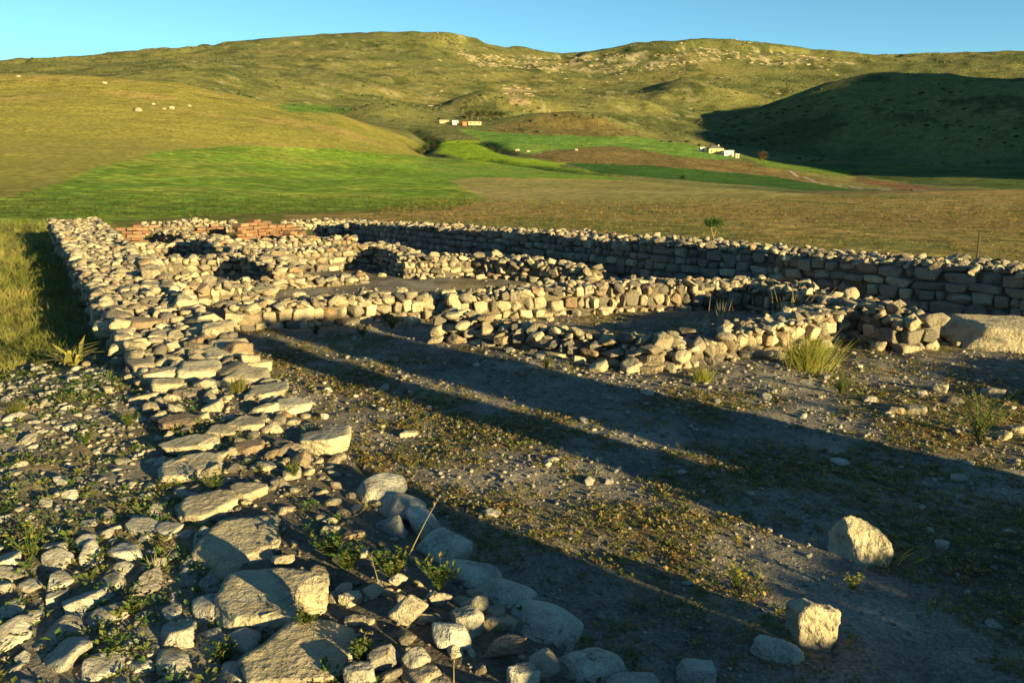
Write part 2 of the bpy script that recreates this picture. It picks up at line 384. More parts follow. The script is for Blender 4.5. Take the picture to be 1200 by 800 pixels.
    put((.10, .155, .022), [(870, 183), (925, 193), (1000, 202), (990, 206), (900, 196)], 300, 560, .2)
    m = inpoly(ru, rv, [(555, 158), (600, 143), (650, 130), (700, 136), (750, 158), (690, 161), (610, 158)]) & (r > 560) & (r < 700)
    C[m] = (np.array([[.125, .098, .036]]) * (1 + .3 * n0[:, None]))[m]
    put((.09, .15, .025), [(322, 126), (335, 121), (385, 124), (415, 128), (400, 133), (345, 132)], 380, 1100, .2)
    # rock along the crest
    rk = fbm2(X / 15, Y / 22, 4, 91)
    band = inpoly(u, v, [(530, 62), (620, 66), (700, 66), (760, 60), (800, 57), (860, 58), (920, 62), (1000, 72), (1000, 80), (900, 76), (840, 70), (790, 76), (730, 84), (690, 86), (560, 76)]) & (r > 1100)
    C = lerp(C, (.33, .27, .16), band * sstep(.08, .22, rk))
    band = inpoly(u, v, [(590, 105), (610, 100), (624, 112), (622, 126), (600, 124)]) & (r > 700)
    C = lerp(C, (.30, .22, .12), band * sstep(-.1, .2, rk))
    C = lerp(C, (.30, .25, .14), (r > 650) * (u < 820) * sstep(.42, .54, rk) * .5)
    C = lerp(C, (.03, .042, .016), np.exp(-(polydist(X, Y, STREAM) / 6) ** 2) * .95)
    C = lerp(C, (.03, .045, .016), np.exp(-(polydist(X, Y, STREAM2) / 4) ** 2) * .9)
    # the dig itself
    s = (X - P0[0]) * CD[0] + (Y - P0[1]) * CD[1]; t = (X - P0[0]) * LD[0] + (Y - P0[1]) * LD[1]
    yard = np.stack([np.full_like(X, .15), np.full_like(X, .132), np.full_like(X, .112)], 1)
    g = sstep(-.1, .45, fbm2(X / .9, Y / .9, 4, 101)); yard = lerp(yard, (.15, .115, .055), g * .8)
    yard = lerp(yard, (.19, .165, .13), sstep(.1, .5, fbm2(X / .5, Y / .5, 3, 102)) * .5)
    rw = (X + 4.9) * .770 + (Y - 25.1) * .637                                            # beyond the right-hand wall when > 0
    site = (1 - sstep(26, 31, r)) * (1 - sstep(.4, 1.4, rw)) 
    C = lerp(C, (0, 0, 0), site) + yard * site[:, None]
    lg = site * sstep(.5, 1.2, -s) * sstep(1.6, 3.4, t); C = lerp(C, (.12, .12, .03), lg)
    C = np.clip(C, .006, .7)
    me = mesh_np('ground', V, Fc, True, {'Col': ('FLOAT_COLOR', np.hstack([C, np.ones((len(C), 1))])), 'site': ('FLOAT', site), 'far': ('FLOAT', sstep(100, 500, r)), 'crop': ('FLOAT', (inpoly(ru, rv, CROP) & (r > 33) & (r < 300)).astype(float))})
    return me
def ground_mat():
    m, nt, N, L, P = new_mat('ground')
    a = N.new('ShaderNodeAttribute'); a.attribute_name = 'Col'
    s = N.new('ShaderNodeAttribute'); s.attribute_name = 'site'
    f = N.new('ShaderNodeAttribute'); f.attribute_name = 'far'
    geo = N.new('ShaderNodeNewGeometry').outputs['Position']
    c = a.outputs['Color']
    nn = nz(nt, geo, 3.2, 5, .7); nf = nz(nt, geo, .12, 6, .7); ng = nz(nt, geo, 45, 4, .7); nm = nz(nt, geo, .9, 5, .65)
    c = mix(nt, c, mrange(nt, nm, .34, .66, .5, 1.5), 1.0, 'MULTIPLY')
    c2 = mix(nt, c, mrange(nt, nf, .35, .68, 1.22, .66), 1.0, 'MULTIPLY')
    c2 = mix(nt, c2, (.028, .036, .014), mrange(nt, nz(nt, geo, .045, 5, .75), .58, .66, 0, .75))
    c2 = mix(nt, c2, (.035, .04, .016), mrange(nt, nz(nt, geo, .30, 3, .7), .60, .68, 0, .55))
    c = mix(nt, c, c2, f.outputs['Fac'])
    k = N.new('ShaderNodeAttribute'); k.attribute_name = 'crop'
    wave = N.new('ShaderNodeTexWave'); wave.bands_direction = 'DIAGONAL'; wave.inputs['Scale'].default_value = .11; wave.inputs['Distortion'].default_value = 5.0; wave.inputs['Detail'].default_value = 4; wave.inputs['Detail Scale'].default_value = .6; L.new(geo, wave.inputs['Vector'])
    ck = mix(nt, c, mrange(nt, wave.outputs['Fac'], .1, .9, .86, 1.1), 1.0, 'MULTIPLY'); ck = mix(nt, ck, mrange(nt, nz(nt, geo, .35, 6, .75), .35, .65, .55, 1.5), 1.0, 'MULTIPLY')
    c = mix(nt, c, ck, k.outputs['Fac'])
    c3 = mix(nt, c, mrange(nt, ng, .3, .7, .5, 1.5), 1.0, 'MULTIPLY')
    c3 = mix(nt, c3, (.34, .30, .23), mrange(nt, nz(nt, geo, 75, 2, .5), .64, .70, 0, .6))
    c = mix(nt, c, c3, s.outputs['Fac'])
    L.new(c, P.inputs['Base Color']); P.inputs['Roughness'].default_value = 1.0; P.inputs['Specular IOR Level'].default_value = .05
    far_n = _vmix(nt, f.outputs['Fac'], bump(nt, nn, .8, .10), bump(nt, nf, .9, 3.0))
    near_n = bump(nt, ng, .9, .012, bump(nt, nz(nt, geo, 14, 5, .65), .8, .03))
    L.new(_vmix(nt, s.outputs['Fac'], far_n, near_n), P.inputs['Normal'])
    return m
GROUND = link('ground', build_ground(), ground_mat()); tag(GROUND, 'stony earth of the dig running out to fields and rolling grass hills', None, None, 'structure')

# ------------------------------------------------------------------ stones
def ico(sub):
    bm = bmesh.new(); bmesh.ops.create_icosphere(bm, subdivisions=sub, radius=1.0)
    V = np.array([v.co[:] for v in bm.verts]); Fc = np.array([[v.index for v in f.verts] for f in bm.faces]); bm.free()
    return V / np.linalg.norm(V, axis=1)[:, None], Fc
ICO = {s: ico(s) for s in (1, 2, 3, 4, 5)}
def rock(seed, sub, kind, rough=1.0):
    g = np.random.default_rng(seed); D, Fc = ICO[sub]
    def rn(n):
        a = g.normal(size=(n, 3)); return a / np.linalg.norm(a, axis=1)[:, None]
    if kind == 'block':
        n = np.vstack([np.eye(3), -np.eye(3)]) + g.normal(scale=.13, size=(6, 3)); n = np.vstack([n, rn(5)])
        d = np.concatenate([g.uniform(.80, 1.0, 6), g.uniform(.92, 1.2, 5)]); p = 34
    elif kind == 'cobble':
        n = rn(9); d = g.uniform(.72, 1.0, 9); p = 11
        n = np.vstack([n, -n]); d = np.concatenate([d, d * g.uniform(.85, 1.15, 9)])
    elif kind == 'slab':
        m = g.integers(5, 8); a = np.sort(np.arange(m) / m * 2 * math.pi + g.uniform(-.35, .35, m))
        n = np.stack([np.cos(a), np.sin(a), g.uniform(-.25, .3, m)], 1); n = np.vstack([n, [[g.normal() * .08, g.normal() * .08, 1]], [[g.normal() * .08, g.normal() * .08, -1]], rn(4)])
        d = np.concatenate([g.uniform(.82, 1.0, m), [.8, .8], g.uniform(.9, 1.12, 4)]); p = 36
    else:
        n = rn(11); d = g.uniform(.62, 1.0, 11); n = np.vstack([n, -n[:6]]); d = np.concatenate([d, g.uniform(.7, 1, 6)]); p = 44
    n = n / np.linalg.norm(n, axis=1)[:, None]
    q = np.maximum(D @ n.T, 0) / d[None]
    r = 1 / np.maximum((q ** p).sum(1), 1e-9) ** (1 / p)
    V = D * r[:, None]
    k = {'cobble': .5, 'slab': 1.1, 'block': .8, 'rubble': .9}[kind] * rough
    V = V * (1 + k * (.075 * fbm3(V * 2.1 + seed % 97, 3, seed % 1000) + (.035 * fbm3(V * 7 + 3.1, 3, seed % 1000 + 7) if sub > 2 else 0) + (.02 * fbm3(V * 22, 2, seed % 1000 + 9) if sub > 3 else 0)))[:, None]
    lo, hi = V.min(0), V.max(0); V = (V - (lo + hi) / 2) / ((hi - lo) / 2)
    return V, Fc
KINDS = ['block'] * 10 + ['cobble'] * 6 + ['rubble'] * 10 + ['slab'] * 8
PK = {k: [i for i, q in enumerate(KINDS) if q == k] for k in ('block', 'cobble', 'rubble', 'slab')}
LODS = {s: [rock(500 + i * 7, s, k) for i, k in enumerate(KINDS)] for s in (1, 2)}
_pm = {}
def proto(i, sub, mat):
    key = (i, sub, mat.name)
    if key not in _pm:
        V, Fc = LODS[sub][i] if sub < 3 else rock(500 + i * 7, sub, KINDS[i])
        me = mesh_np('stone', V, Fc, True); me.materials.append(mat); _pm[key] = me
    return _pm[key]
def eulmat(R):
    cx, cy, cz = np.cos(R).T; sx, sy, sz = np.sin(R).T
    M = np.empty((len(R), 3, 3))
    M[:, 0, 0] = cz * cy; M[:, 0, 1] = cz * sy * sx - sz * cx; M[:, 0, 2] = cz * sy * cx + sz * sx
    M[:, 1, 0] = sz * cy; M[:, 1, 1] = sz * sy * sx + cz * cx; M[:, 1, 2] = sz * sy * cx - cz * sx
    M[:, 2, 0] = -sy; M[:, 2, 1] = cy * sx; M[:, 2, 2] = cy * cx
    return M
def merged(name, protos, pid, pos, rot, scl, rnd, mat, parent=None, smooth=True):
    """one mesh out of many placed copies of protos [(V, F)]"""
    VV, FF, RR = [], [], []; off = 0
    M = eulmat(rot)
    for i in np.unique(pid):
        k = np.where(pid == i)[0]; V, Fc = protos[i]
        P = np.einsum('nij,nvj->nvi', M[k], V[None] * scl[k][:, None, :]) + pos[k][:, None, :]
        VV.append(P.reshape(-1, 3)); n = len(V)
        FF.append((Fc[None] + (off + np.arange(len(k)) * n)[:, None, None]).reshape(-1, Fc.shape[1])); off += n * len(k)
        RR.append(np.repeat(rnd[k], n))
    V = np.vstack(VV)
    if parent is not None: V = V - np.array(parent.location)[None]
    me = mesh_np(name, V, np.vstack(FF), smooth, {'rnd': ('FLOAT', np.concatenate(RR))}); me.materials.append(mat)
    return link(name, me, None, parent)

class Stones:
    def __init__(s): s.a = []
    def add(s, pos, rot, scl, kind='rubble', pid=None):
        s.a.append((*pos, *rot, *scl, pid if pid is not None else int(RNG.choice(PK[kind]))))
    def flush(s, parent, mat_o, mat_r, limit=300, minpx=8, name='stone', rest='rubble', hi=11.0):
        if not s.a: return
        A = np.array(s.a); pos, rot, scl, pid = A[:, :3], A[:, 3:6], A[:, 6:9], A[:, 9].astype(int)
        u, v = project(pos); d = np.linalg.norm(pos - np.array([0, 0, H]), axis=1)
        px = np.sort(scl, 1)[:, 1] * 2 * F / d * .9
        inside = (u > -40) & (u < 1240) & (v < 850) & (pos[:, 1] > .3)
        score = np.where(inside, px, 0)
        order = np.argsort(-score); big = [i for i in order[:limit] if score[i] >= minpx]
        L = np.array(parent.location) if parent.type == 'EMPTY' else np.zeros(3)
        for i in big:
            sub = 4
            o = bpy.data.objects.new(name, proto(pid[i], sub, mat_o)); COL.objects.link(o); o.parent = parent
            o.location = pos[i] - L; o.rotation_euler = rot[i]; o.scale = scl[i]
        rem = np.setdiff1d(np.arange(len(A)), big)
        if len(rem):
            for sub, sel in ((2, rem[score[rem] >= 6]), (1, rem[score[rem] < 6])):
                if len(sel):
                    o = merged(rest, LODS[sub], pid[sel], pos[sel], rot[sel], scl[sel], RNG.random(len(sel)), mat_r, parent); o['kind'] = 'stuff'
        return len(big), len(rem)

def path_eval(pts, t):
    """pts (n,2), cumulative length t -> position, direction, fraction index"""
    seg = np.hypot(*np.diff(pts, axis=0).T); cum = np.concatenate([[0], np.cumsum(seg)])
    i = int(np.clip(np.searchsorted(cum, t) - 1, 0, len(seg) - 1)); f = (t - cum[i]) / seg[i]
    p = pts[i] + (pts[i + 1] - pts[i]) * f; d = (pts[i + 1] - pts[i]) / seg[i]
    return p, d, i + f
def make_wall(name, label, pts, w, hs, group=None, course=(.13, .20), length=(.18, .36), sides=(-1, 1), topsize=(.05, .13), topn=55, edge=None, slump=4,
              kinds=('block', 'block', 'rubble', 'cobble'), zb=None, limit=300, cap=None, wob=.05, tkinds=('rubble', 'rubble', 'slab', 'cobble'), seed=0, mound=0.0, slumpsides=(-1, 1), jit=.11, facemat=None, miss=.07):
    pts = np.array(pts, float); hs = np.broadcast_to(np.array(hs, float), (len(pts),)) if np.ndim(hs) == 0 else np.array(hs, float)
    ws = (np.full(len(pts), w, float) if np.ndim(w) == 0 else np.array(w, float)) * (.64 if group and 'inner' in group else 1)
    cumL = float(np.hypot(*np.diff(pts, axis=0).T).sum()); idx = np.arange(len(pts))
    mid = pts[len(pts) // 2]; root = empty(name, (mid[0], mid[1], 0)); tag(root, label, 'wall', group)
    ht = lambda t, fi: float(np.interp(fi, idx, hs)) + wob * float(fbm2(np.array([t * 1.1 + seed * 7.7]), np.array([seed * 3.3]), 3, 200 + seed)[0])
    wt = lambda fi: float(np.interp(fi, idx, ws))
    # earth and rubble core
    n = max(3, int(cumL / .14)); prof = 7; V = []
    for i in range(n + 1):
        t = cumL * i / n; p, d, fi = path_eval(pts, min(max(t, .05), cumL - .05)); nn = np.array([d[1], -d[0]]); hh = max(.05, ht(t, fi) - .05); ww = wt(fi) / 2 - .07
        for k in range(prof):
            q = k / (prof - 1) * 2 - 1
            x = ww * np.sign(q) * min(1, abs(q) * 1.6); z = hh + mound * (1 - q * q) if abs(q) < .95 else -.12
            if abs(q) >= .95: x = ww * 1.02 * np.sign(q)
            V.append([p[0] + nn[0] * x + RNG.normal() * .012 - mid[0], p[1] + nn[1] * x + RNG.normal() * .012 - mid[1], z + (RNG.normal() * .018 if abs(q) < .95 else 0)])
    Fc = [[i * prof + k, i * prof + k + 1, (i + 1) * prof + k + 1, (i + 1) * prof + k] for i in range(n) for k in range(prof - 1)]
    me = mesh_np('core', V, Fc, True); 
    bmx = bmesh.new(); bmx.from_mesh(me); bmesh.ops.holes_fill(bmx, edges=[e for e in bmx.edges if e.is_boundary]); bmesh.ops.recalc_face_normals(bmx, faces=bmx.faces); bmx.to_mesh(me); bmx.free()
    me.polygons.foreach_set('use_smooth', np.zeros(len(me.polygons), bool)); link('core', me, M_EARTH, root)
    S = Stones(); zb0 = -.05 if zb is None else zb
    for sd in sides:                                              # coursed faces
        z = zb0
        while z < max(hs) + .05:
            ch = RNG.uniform(*course); t = RNG.uniform(-.1, .1)
            while t < cumL:
                l = RNG.uniform(*length)
                l *= RNG.choice([.5, .75, 1, 1, 1.3])
                tc = t + l / 2; t += l
                if tc > cumL: break
                p, d, fi = path_eval(pts, tc); hh = ht(tc, fi)
                if hh - z < .045 or (z > .1 and RNG.random() < miss): continue
                chs = min(ch, hh - z + .02); nn = np.array([d[1], -d[0]]) * sd; dep = RNG.uniform(.10, .17)
                c = p + nn * (wt(fi) / 2 - dep * .75 + RNG.normal() * (.018 if facemat else .035))
                a = math.atan2(d[1], d[0]); vs = RNG.uniform(.88, 1.14)
                S.add((c[0], c[1], z + chs / 2 + RNG.normal() * .012), (RNG.normal() * jit, RNG.normal() * jit, a + RNG.normal() * jit * 1.2), (l * .54, dep, chs * .55 * vs), RNG.choice(kinds))
            z += ch * .97
    for e, tt in ((-1, .08), (1, cumL - .08)):                    # ends
        p, d, fi = path_eval(pts, tt); nn = np.array([d[1], -d[0]]); hh = ht(tt, fi); z = zb0
        while z < hh - .06:
            ch = RNG.uniform(*course); x = -wt(fi) / 2 + .06
            while x < wt(fi) / 2 - .05:
                l = RNG.uniform(*length); c = p + nn * (x + l / 2)
                S.add((c[0], c[1], z + ch / 2), (RNG.normal() * .08, RNG.normal() * .08, math.atan2(nn[1], nn[0]) + RNG.normal() * .1), (l * .53, .12, ch * .53), RNG.choice(kinds)); x += l
            z += ch * .97
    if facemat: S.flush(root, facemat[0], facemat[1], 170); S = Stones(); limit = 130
    # loose top: darts with a minimum spacing
    area = cumL * float(np.mean(ws)); N = int(area * topn); acc = []
    cand = np.stack([RNG.uniform(0, cumL, N * 4), RNG.uniform(-.5, .5, N * 4)], 1)
    sz = topsize[0] * (topsize[1] / topsize[0]) ** (RNG.random(N * 4) ** 2.1); sz = np.sort(sz)[::-1]
    ap = np.zeros((N, 3)); m = 0
    for (t, q), s in zip(cand, sz):
        p, d, fi = path_eval(pts, t); ww = wt(fi); x = q * (ww + .04)
        if m:
            dd = np.hypot(ap[:m, 0] - t, ap[:m, 1] - x)
            if (dd < (ap[:m, 2] + s) * .74).any(): continue
        ap[m] = (t, x, s); m += 1
        nn = np.array([d[1], -d[0]]); c = p + nn * x; hh = ht(t, fi) + mound * (1 - (2 * q) ** 2)
        k = RNG.choice(tkinds); fl = RNG.uniform(.45, .8) if k != 'slab' else RNG.uniform(.3, .5)
        S.add((c[0], c[1], hh - .02 + s * fl * .35 + RNG.normal() * .02), (RNG.normal() * .3, RNG.normal() * .3, RNG.uniform(0, 6.3)), (s * RNG.uniform(1, 1.45), s * RNG.uniform(.65, 1.05), s * fl), k)
        if m >= N: break
    if cap:                                                       # big stones lined along the edges
        for sd in cap[2]:
            t = 0.0
            while t < cumL - .1:
                l = RNG.uniform(cap[0], cap[1]); tc = t + l / 2; t += l * 1.02
                p, d, fi = path_eval(pts, min(tc, cumL)); nn = np.array([d[1], -d[0]]) * sd; dep = RNG.uniform(.6, .9) * l
                c = p + nn * (wt(fi) / 2 - dep * .42 + RNG.normal() * .03); a = math.atan2(d[1], d[0]); th = RNG.uniform(.05, .11)
                S.add((c[0], c[1], ht(tc, fi) + th * .3 + RNG.normal() * .015), (RNG.normal() * .12, RNG.normal() * .12, a + RNG.normal() * .18), (l * .52, dep * .5, th), RNG.choice(['slab', 'block', 'block', 'rubble']))
    for i in range(int(cumL * slump * .45)):                            # tumbled stones at the foot
        t = RNG.uniform(0, cumL); p, d, fi = path_eval(pts, t); sd = RNG.choice(slumpsides); nn = np.array([d[1], -d[0]]) * sd
        c = p + nn * (wt(fi) / 2 + abs(RNG.normal()) * .2); s = .028 * 4.2 ** (RNG.random() ** 1.6)
        S.add((c[0], c[1], tz(c[0], c[1]) + s * .3), (RNG.normal() * .3, RNG.normal() * .3, RNG.uniform(0, 6.3)), (s * 1.15, s, s * .7), RNG.choice(['rubble', 'cobble', 'block']))
    if edge: edge(S, root)
    S.flush(root, M_STONE, M_RUB, limit)
    return root

def along(t, off=0.0): return P0 + LD * t + CD * off
def bank_z(x, y):
    """top of the earth that carries the near stretch of the long wall"""
    o = (x - P0[0]) * CD[0] + (y - P0[1]) * CD[1]; t = (x - P0[0]) * LD[0] + (y - P0[1]) * LD[1]
    return .335 * (1 - sstep(.80, 1.02, np.abs(o / .62))) + .02 * fbm2(x * 3, y * 3, 3, 300) - .12 * sstep(.05, .55, o) * (1 - sstep(-1.5, .8, t))
def top_z(x, y):
    """ground, or the near wall bank where it is higher"""
    x = np.atleast_1d(x); y = np.atleast_1d(y); z = terr(x, y); o = np.abs(side(x, y)); t = (x - P0[0]) * LD[0] + (y - P0[1]) * LD[1]
    return np.where((o < .60) & (t < 1.8), np.maximum(z, bank_z(x, y)), z)
def side(x, y): return (x - P0[0]) * CD[0] + (y - P0[1]) * CD[1]

# ---- the long left-hand wall: traced slabs close by, coursed wall beyond
# u0, u1, v0, v1 : outline in the picture of the stone's visible body; zt top level, th thickness
FRONT = [(285, 428, 722, 806, 0.375, .14, 's'), (253, 388, 656, 742, 0.375, .13, 's'), (222, 338, 604, 670, 0.375, .12, 's'), (200, 278, 568, 616, 0.385, .11, 's'),
 (188, 262, 524, 569, 0.385, .10, 's'), (188, 256, 506, 530, 0.385, .07, 's'), (186, 234, 480, 502, 0.390, .06, 'd'), (262, 311, 483, 508, 0.390, .08, 's'),
 (240, 276, 493, 516, 0.390, .07, 's'), (352, 413, 487, 536, 0.390, .13, 's'), (318, 366, 462, 484, 0.390, .07, 's'), (288, 342, 447, 467, 0.390, .08, 's'),
 (268, 314, 558, 592, 0.385, .08, 's'), (300, 326, 533, 556, 0.385, .07, 's'), (271, 311, 512, 533, 0.385, .06, 'd'), (320, 356, 514, 532, 0.385, .06, 'd'),
 (415, 476, 546, 580, 0.330, .12, 'g'), (438, 499, 565, 602, 0.310, .13, 'g'), (440, 477, 597, 626, 0.320, .10, 'g'), (474, 522, 588, 622, 0.280, .12, 'g'),
 (488, 553, 612, 652, 0.280, .13, 'g'), (503, 588, 633, 688, 0.280, .15, 'g'), (545, 628, 658, 707, 0.270, .15, 'g'), (590, 682, 686, 748, 0.270, .16, 'g'),
 (643, 733, 736, 803, 0.270, .16, 'g'), (706, 782, 772, 824, 0.250, .14, 'g'), (528, 568, 706, 738, 0.360, .08, 'g'), (505, 553, 722, 757, 0.370, .06, 'g'),
 (549, 573, 694, 712, 0.360, .06, 'g'), (566, 592, 706, 726, 0.350, .06, 'r'), (566, 618, 742, 764, 0.375, .06, 'd'), (619, 656, 753, 786, 0.360, .08, 'g'), (592, 634, 769, 803, 0.360, .08, 'g'),
 (430, 468, 752, 778, 0.380, .06, 'g'), (470, 505, 752, 782, 0.380, .06, 'g'), (402, 440, 772, 800, 0.380, .06, 'g'), (500, 530, 690, 706, 0.360, .05, 'g'), (425, 452, 680, 698, 0.375, .05, 's'),
 (396, 424, 690, 708, 0.375, .05, 's'), (455, 478, 668, 684, 0.360, .05, 'g'), (375, 400, 612, 626, 0.375, .05, 's'), (398, 428, 618, 632, 0.375, .05, 'd'), (318, 345, 646, 660, 0.375, .04, 's')]
# upper part of the near wall: larger flat stones lying one past another
UPPER = [(165, 222, 428, 442, .40), (208, 262, 420, 440, .42), (250, 300, 418, 436, .43), (262, 316, 428, 446, .42), (140, 178, 428, 441, .38), (176, 214, 440, 455, .40), (300, 330, 440, 452, .40),
 (236, 290, 404, 421, .44), (214, 256, 396, 411, .45), (262, 292, 392, 406, .46), (168, 210, 402, 420, .42), (218, 272, 380, 398, .48), (176, 214, 384, 398, .46), (128, 170, 388, 410, .48),
 (195, 226, 368, 384, .49), (225, 262, 362, 380, .50), (150, 190, 366, 384, .48), (112, 152, 366, 386, .50), (192, 228, 348, 364, .52), (160, 192, 344, 360, .52), (105, 142, 346, 366, .52), (166, 200, 324, 344, .56),
 (98, 132, 330, 348, .54), (140, 166, 330, 344, .54), (165, 196, 306, 322, .60), (150, 185, 296, 310, .60), (98, 124, 314, 330, .56), (92, 116, 298, 314, .58), (202, 240, 452, 466, .39), (150, 190, 455, 470, .36), (225, 258, 440, 452, .42),
 (330, 352, 488, 500, .38), (300, 330, 470, 482, .39), (235, 262, 466, 480, .38), (268, 292, 456, 470, .39), (195, 232, 412, 426, .43), (130, 160, 412, 428, .40)]
def slab_from_px(u0, u1, v0, v1, zt, th, seed, kind, mat, parent, sub=5, tl=.025):
    um, vm = (u0 + u1) / 2, (v0 + v1) / 2
    a, b = gp(u0, vm, zt - th * .4), gp(u1, vm, zt - th * .4)
    f, n = gp(um, v0, zt), gp(um, v1, zt - min(th * .55, .045))
    wd = np.linalg.norm(b - a); dp = min(max(np.hypot(*(n - f)[:2]), wd * .35), wd * 1.05); c = (f + n) / 2; c[2] = zt - th / 2
    g = np.random.default_rng(seed); V, Fc = rock(seed, sub, kind, 1.0)
    V = V * np.array([wd / 2, dp / 2, th / 2])
    az = -math.atan2(c[0], c[1])
    me = mesh_np('slab' if kind == 'slab' else 'stone', V, Fc, True); me.materials.append(mat)
    o = link('slab' if wd > .3 else 'stone', me, None, parent)
    L = np.array(parent.location) if parent.type == 'EMPTY' else np.zeros(3)
    o.location = c - L; o.rotation_euler = (g.normal() * tl, g.normal() * tl, az + g.normal() * .08)
    return o
M_DARK = stone_mat('dark_stone', 'obj', [(0, (.15, .11, .08)), (.5, (.22, .15, .10)), (1, (.17, .15, .13))], 1.0, .3)
M_GREY = stone_mat('grey_stone', 'obj', [(0, (.34, .32, .28)), (.5, (.41, .385, .325)), (1, (.30, .275, .23))], 1.0, .4)
MATK = {'s': M_SLAB, 'd': M_DARK, 'g': M_GREY, 'r': M_STONE}
def left_extra(S, root):
    for i, (u0, u1, v0, v1, zt, th, k) in enumerate(FRONT):
        slab_from_px(u0, u1, v0, v1, zt + (.035 if k == 'g' else 0), th * (1.35 if k == 'g' else 1), 3000 + i * 13, 'slab' if k in 'sd' and (u1 - u0) > 40 else ('cobble' if k == 'g' and (u1 - u0) > 44 else ['rubble', 'cobble', 'slab'][i % 3]), MATK[k] if k != 'g' or (u1 - u0) > 44 else M_COB, root)
    for i, (u0, u1, v0, v1, zt) in enumerate(UPPER):
        slab_from_px(u0, u1, v0, v1, zt + RNG.normal() * .03, .13 + .04 * (i % 3), 4000 + i * 13, ['slab', 'block', 'rubble', 'block'][i % 4], M_STONE if i % 2 == 0 else M_SLAB, root, 4, .12)
    rub = 0                                                       # small fill between the slabs of the near stretch
    while rub < 520:
        t = RNG.uniform(-4.6, 3.0); off = RNG.uniform(-.52, .5); p = along(t, off); s = .018 * (3.6 ** (RNG.random() ** 1.5)); rub += 1
        z = float(top_z(p[0], p[1])[0])
        S.add((p[0], p[1], z + s * .15), (RNG.normal() * .3, RNG.normal() * .3, RNG.uniform(0, 6.3)), (s * 1.3, s, s * .6), RNG.choice(['rubble', 'rubble', 'slab', 'cobble']))
far = [along(t) for t in (1.6, 3.5, 6, 10, 15, 20, 24.6)]
LW = make_wall('stone_wall', 'long low rubble wall running from the near left corner to the far end', far, [1.0, 1.05, 1.1, 1.15, 1.25, 1.35, 1.4], [.36, .42, .47, .52, .57, .62, .66],
               course=(.11, .18), length=(.2, .42), topsize=(.028, .10), topn=150, cap=(.16, .38, (-1, 1)), edge=left_extra, slump=2.5, limit=225, seed=1, wob=.06)
# bank of earth that carries the near stretch
def near_bank():
    V = []; nt_, no = 70, 22
    for i in range(nt_ + 1):
        t = -6.5 + (2.2 + 6.5) * i / nt_
        for j in range(no + 1):
            o = -.60 + 1.28 * j / no; p = along(t, o); q = abs(o / .62)
            z = float(bank_z(np.array([p[0]]), np.array([p[1]]))[0])
            if q >= 1.0: z = -.12
            V.append([p[0] - LW.location[0], p[1] - LW.location[1], z])
    Fc = [[i * (no + 1) + j, i * (no + 1) + j + 1, (i + 1) * (no + 1) + j + 1, (i + 1) * (no + 1) + j] for i in range(nt_) for j in range(no)]
    me = mesh_np('earth_bank', V, np.array(Fc)[:, ::-1], True)
    link('earth_bank', me, M_EARTH, LW)
near_bank()

# ---- inner walls
GRP = 'ruined walls of the inner rooms'
X = lambda *a: [np.array(p) for p in a]
make_wall('stone_wall', 'short cross wall with a row of sunlit boulders joining the long left wall', X((-3.95, 10.75), (-2.6, 11.4), (-1.25, 12.0)), [.85, .8, .75], [.33, .33, .28], GRP, (0.128, 0.208), (0.144, 0.265), topsize=(.035, .12), topn=95, seed=2, kinds=('block', 'cobble', 'block'), slump=11, wob=.06)
make_wall('stone_wall', 'low tumbled wall slanting across the middle with big grey slabs at its foot', X((-.85, 10.35), (.2, 9.65), (1.0, 9.05), (1.75, 8.62)), [.8, .85, .8, .7], [.26, .22, .16, .26], GRP, (0.104, 0.176), (0.180, 0.390), topsize=(.035, .12), topn=85, seed=3, slump=12, kinds=('slab', 'block', 'rubble'), wob=.08, mound=.08)
make_wall('stone_wall', 'near wall of golden boulders behind the green grass tuft', X((1.65, 8.6), (2.4, 9.1), (3.4, 9.75), (4.45, 10.45)), [.7, .8, .8, .75], [.22, .30, .33, .36], GRP, (0.112, 0.192), (0.108, 0.234), topsize=(.035, .11), topn=95, seed=4, kinds=('block', 'cobble', 'rubble'), slump=14, wob=.08)
make_wall('stone_wall', 'middle wall with a tall sunlit face of upright golden blocks', X((-1.0, 11.75), (.4, 12.1), (1.8, 12.45), (3.2, 12.75), (4.3, 12.9)), [.8, .8, .85, .8, .7], [.32, .42, .44, .42, .36], GRP, (0.128, 0.240), (0.108, 0.250), topsize=(.035, .10), topn=100, seed=5, kinds=('block', 'block', 'rubble', 'cobble'), slump=9, wob=.05)
make_wall('stone_wall', 'rubble wall running back from the dark corner towards the large flat boulder', X((5.0, 9.45), (4.75, 10.4), (4.35, 11.6), (3.9, 13.2)), [.85, .85, .8, .75], [.36, .42, .42, .40], GRP, (0.104, 0.192), (0.130, 0.265), topsize=(.04, .12), topn=85, seed=6, slump=13, wob=.08)
make_wall('stone_wall', 'far lit wall of rounded boulders just left of the tall dark wall', X((-7.6, 16.35), (-6.0, 17.2), (-4.6, 17.95), (-3.0, 18.85)), [1.0, 1.0, .9, .85], [.38, .40, .46, .50], GRP, (0.120, 0.208), (0.144, 0.281), topsize=(.035, .12), topn=85, seed=7, kinds=('cobble', 'block', 'rubble'), slump=13, wob=.06)
make_wall('stone_wall', 'low wall stub with a shadowed side between two lit far walls', X((-2.95, 18.6), (-2.5, 17.6), (-2.1, 16.7)), .9, [.48, .46, .40], GRP, (0.104, 0.176), (0.130, 0.234), topsize=(.035, .12), topn=85, seed=8, slump=10)
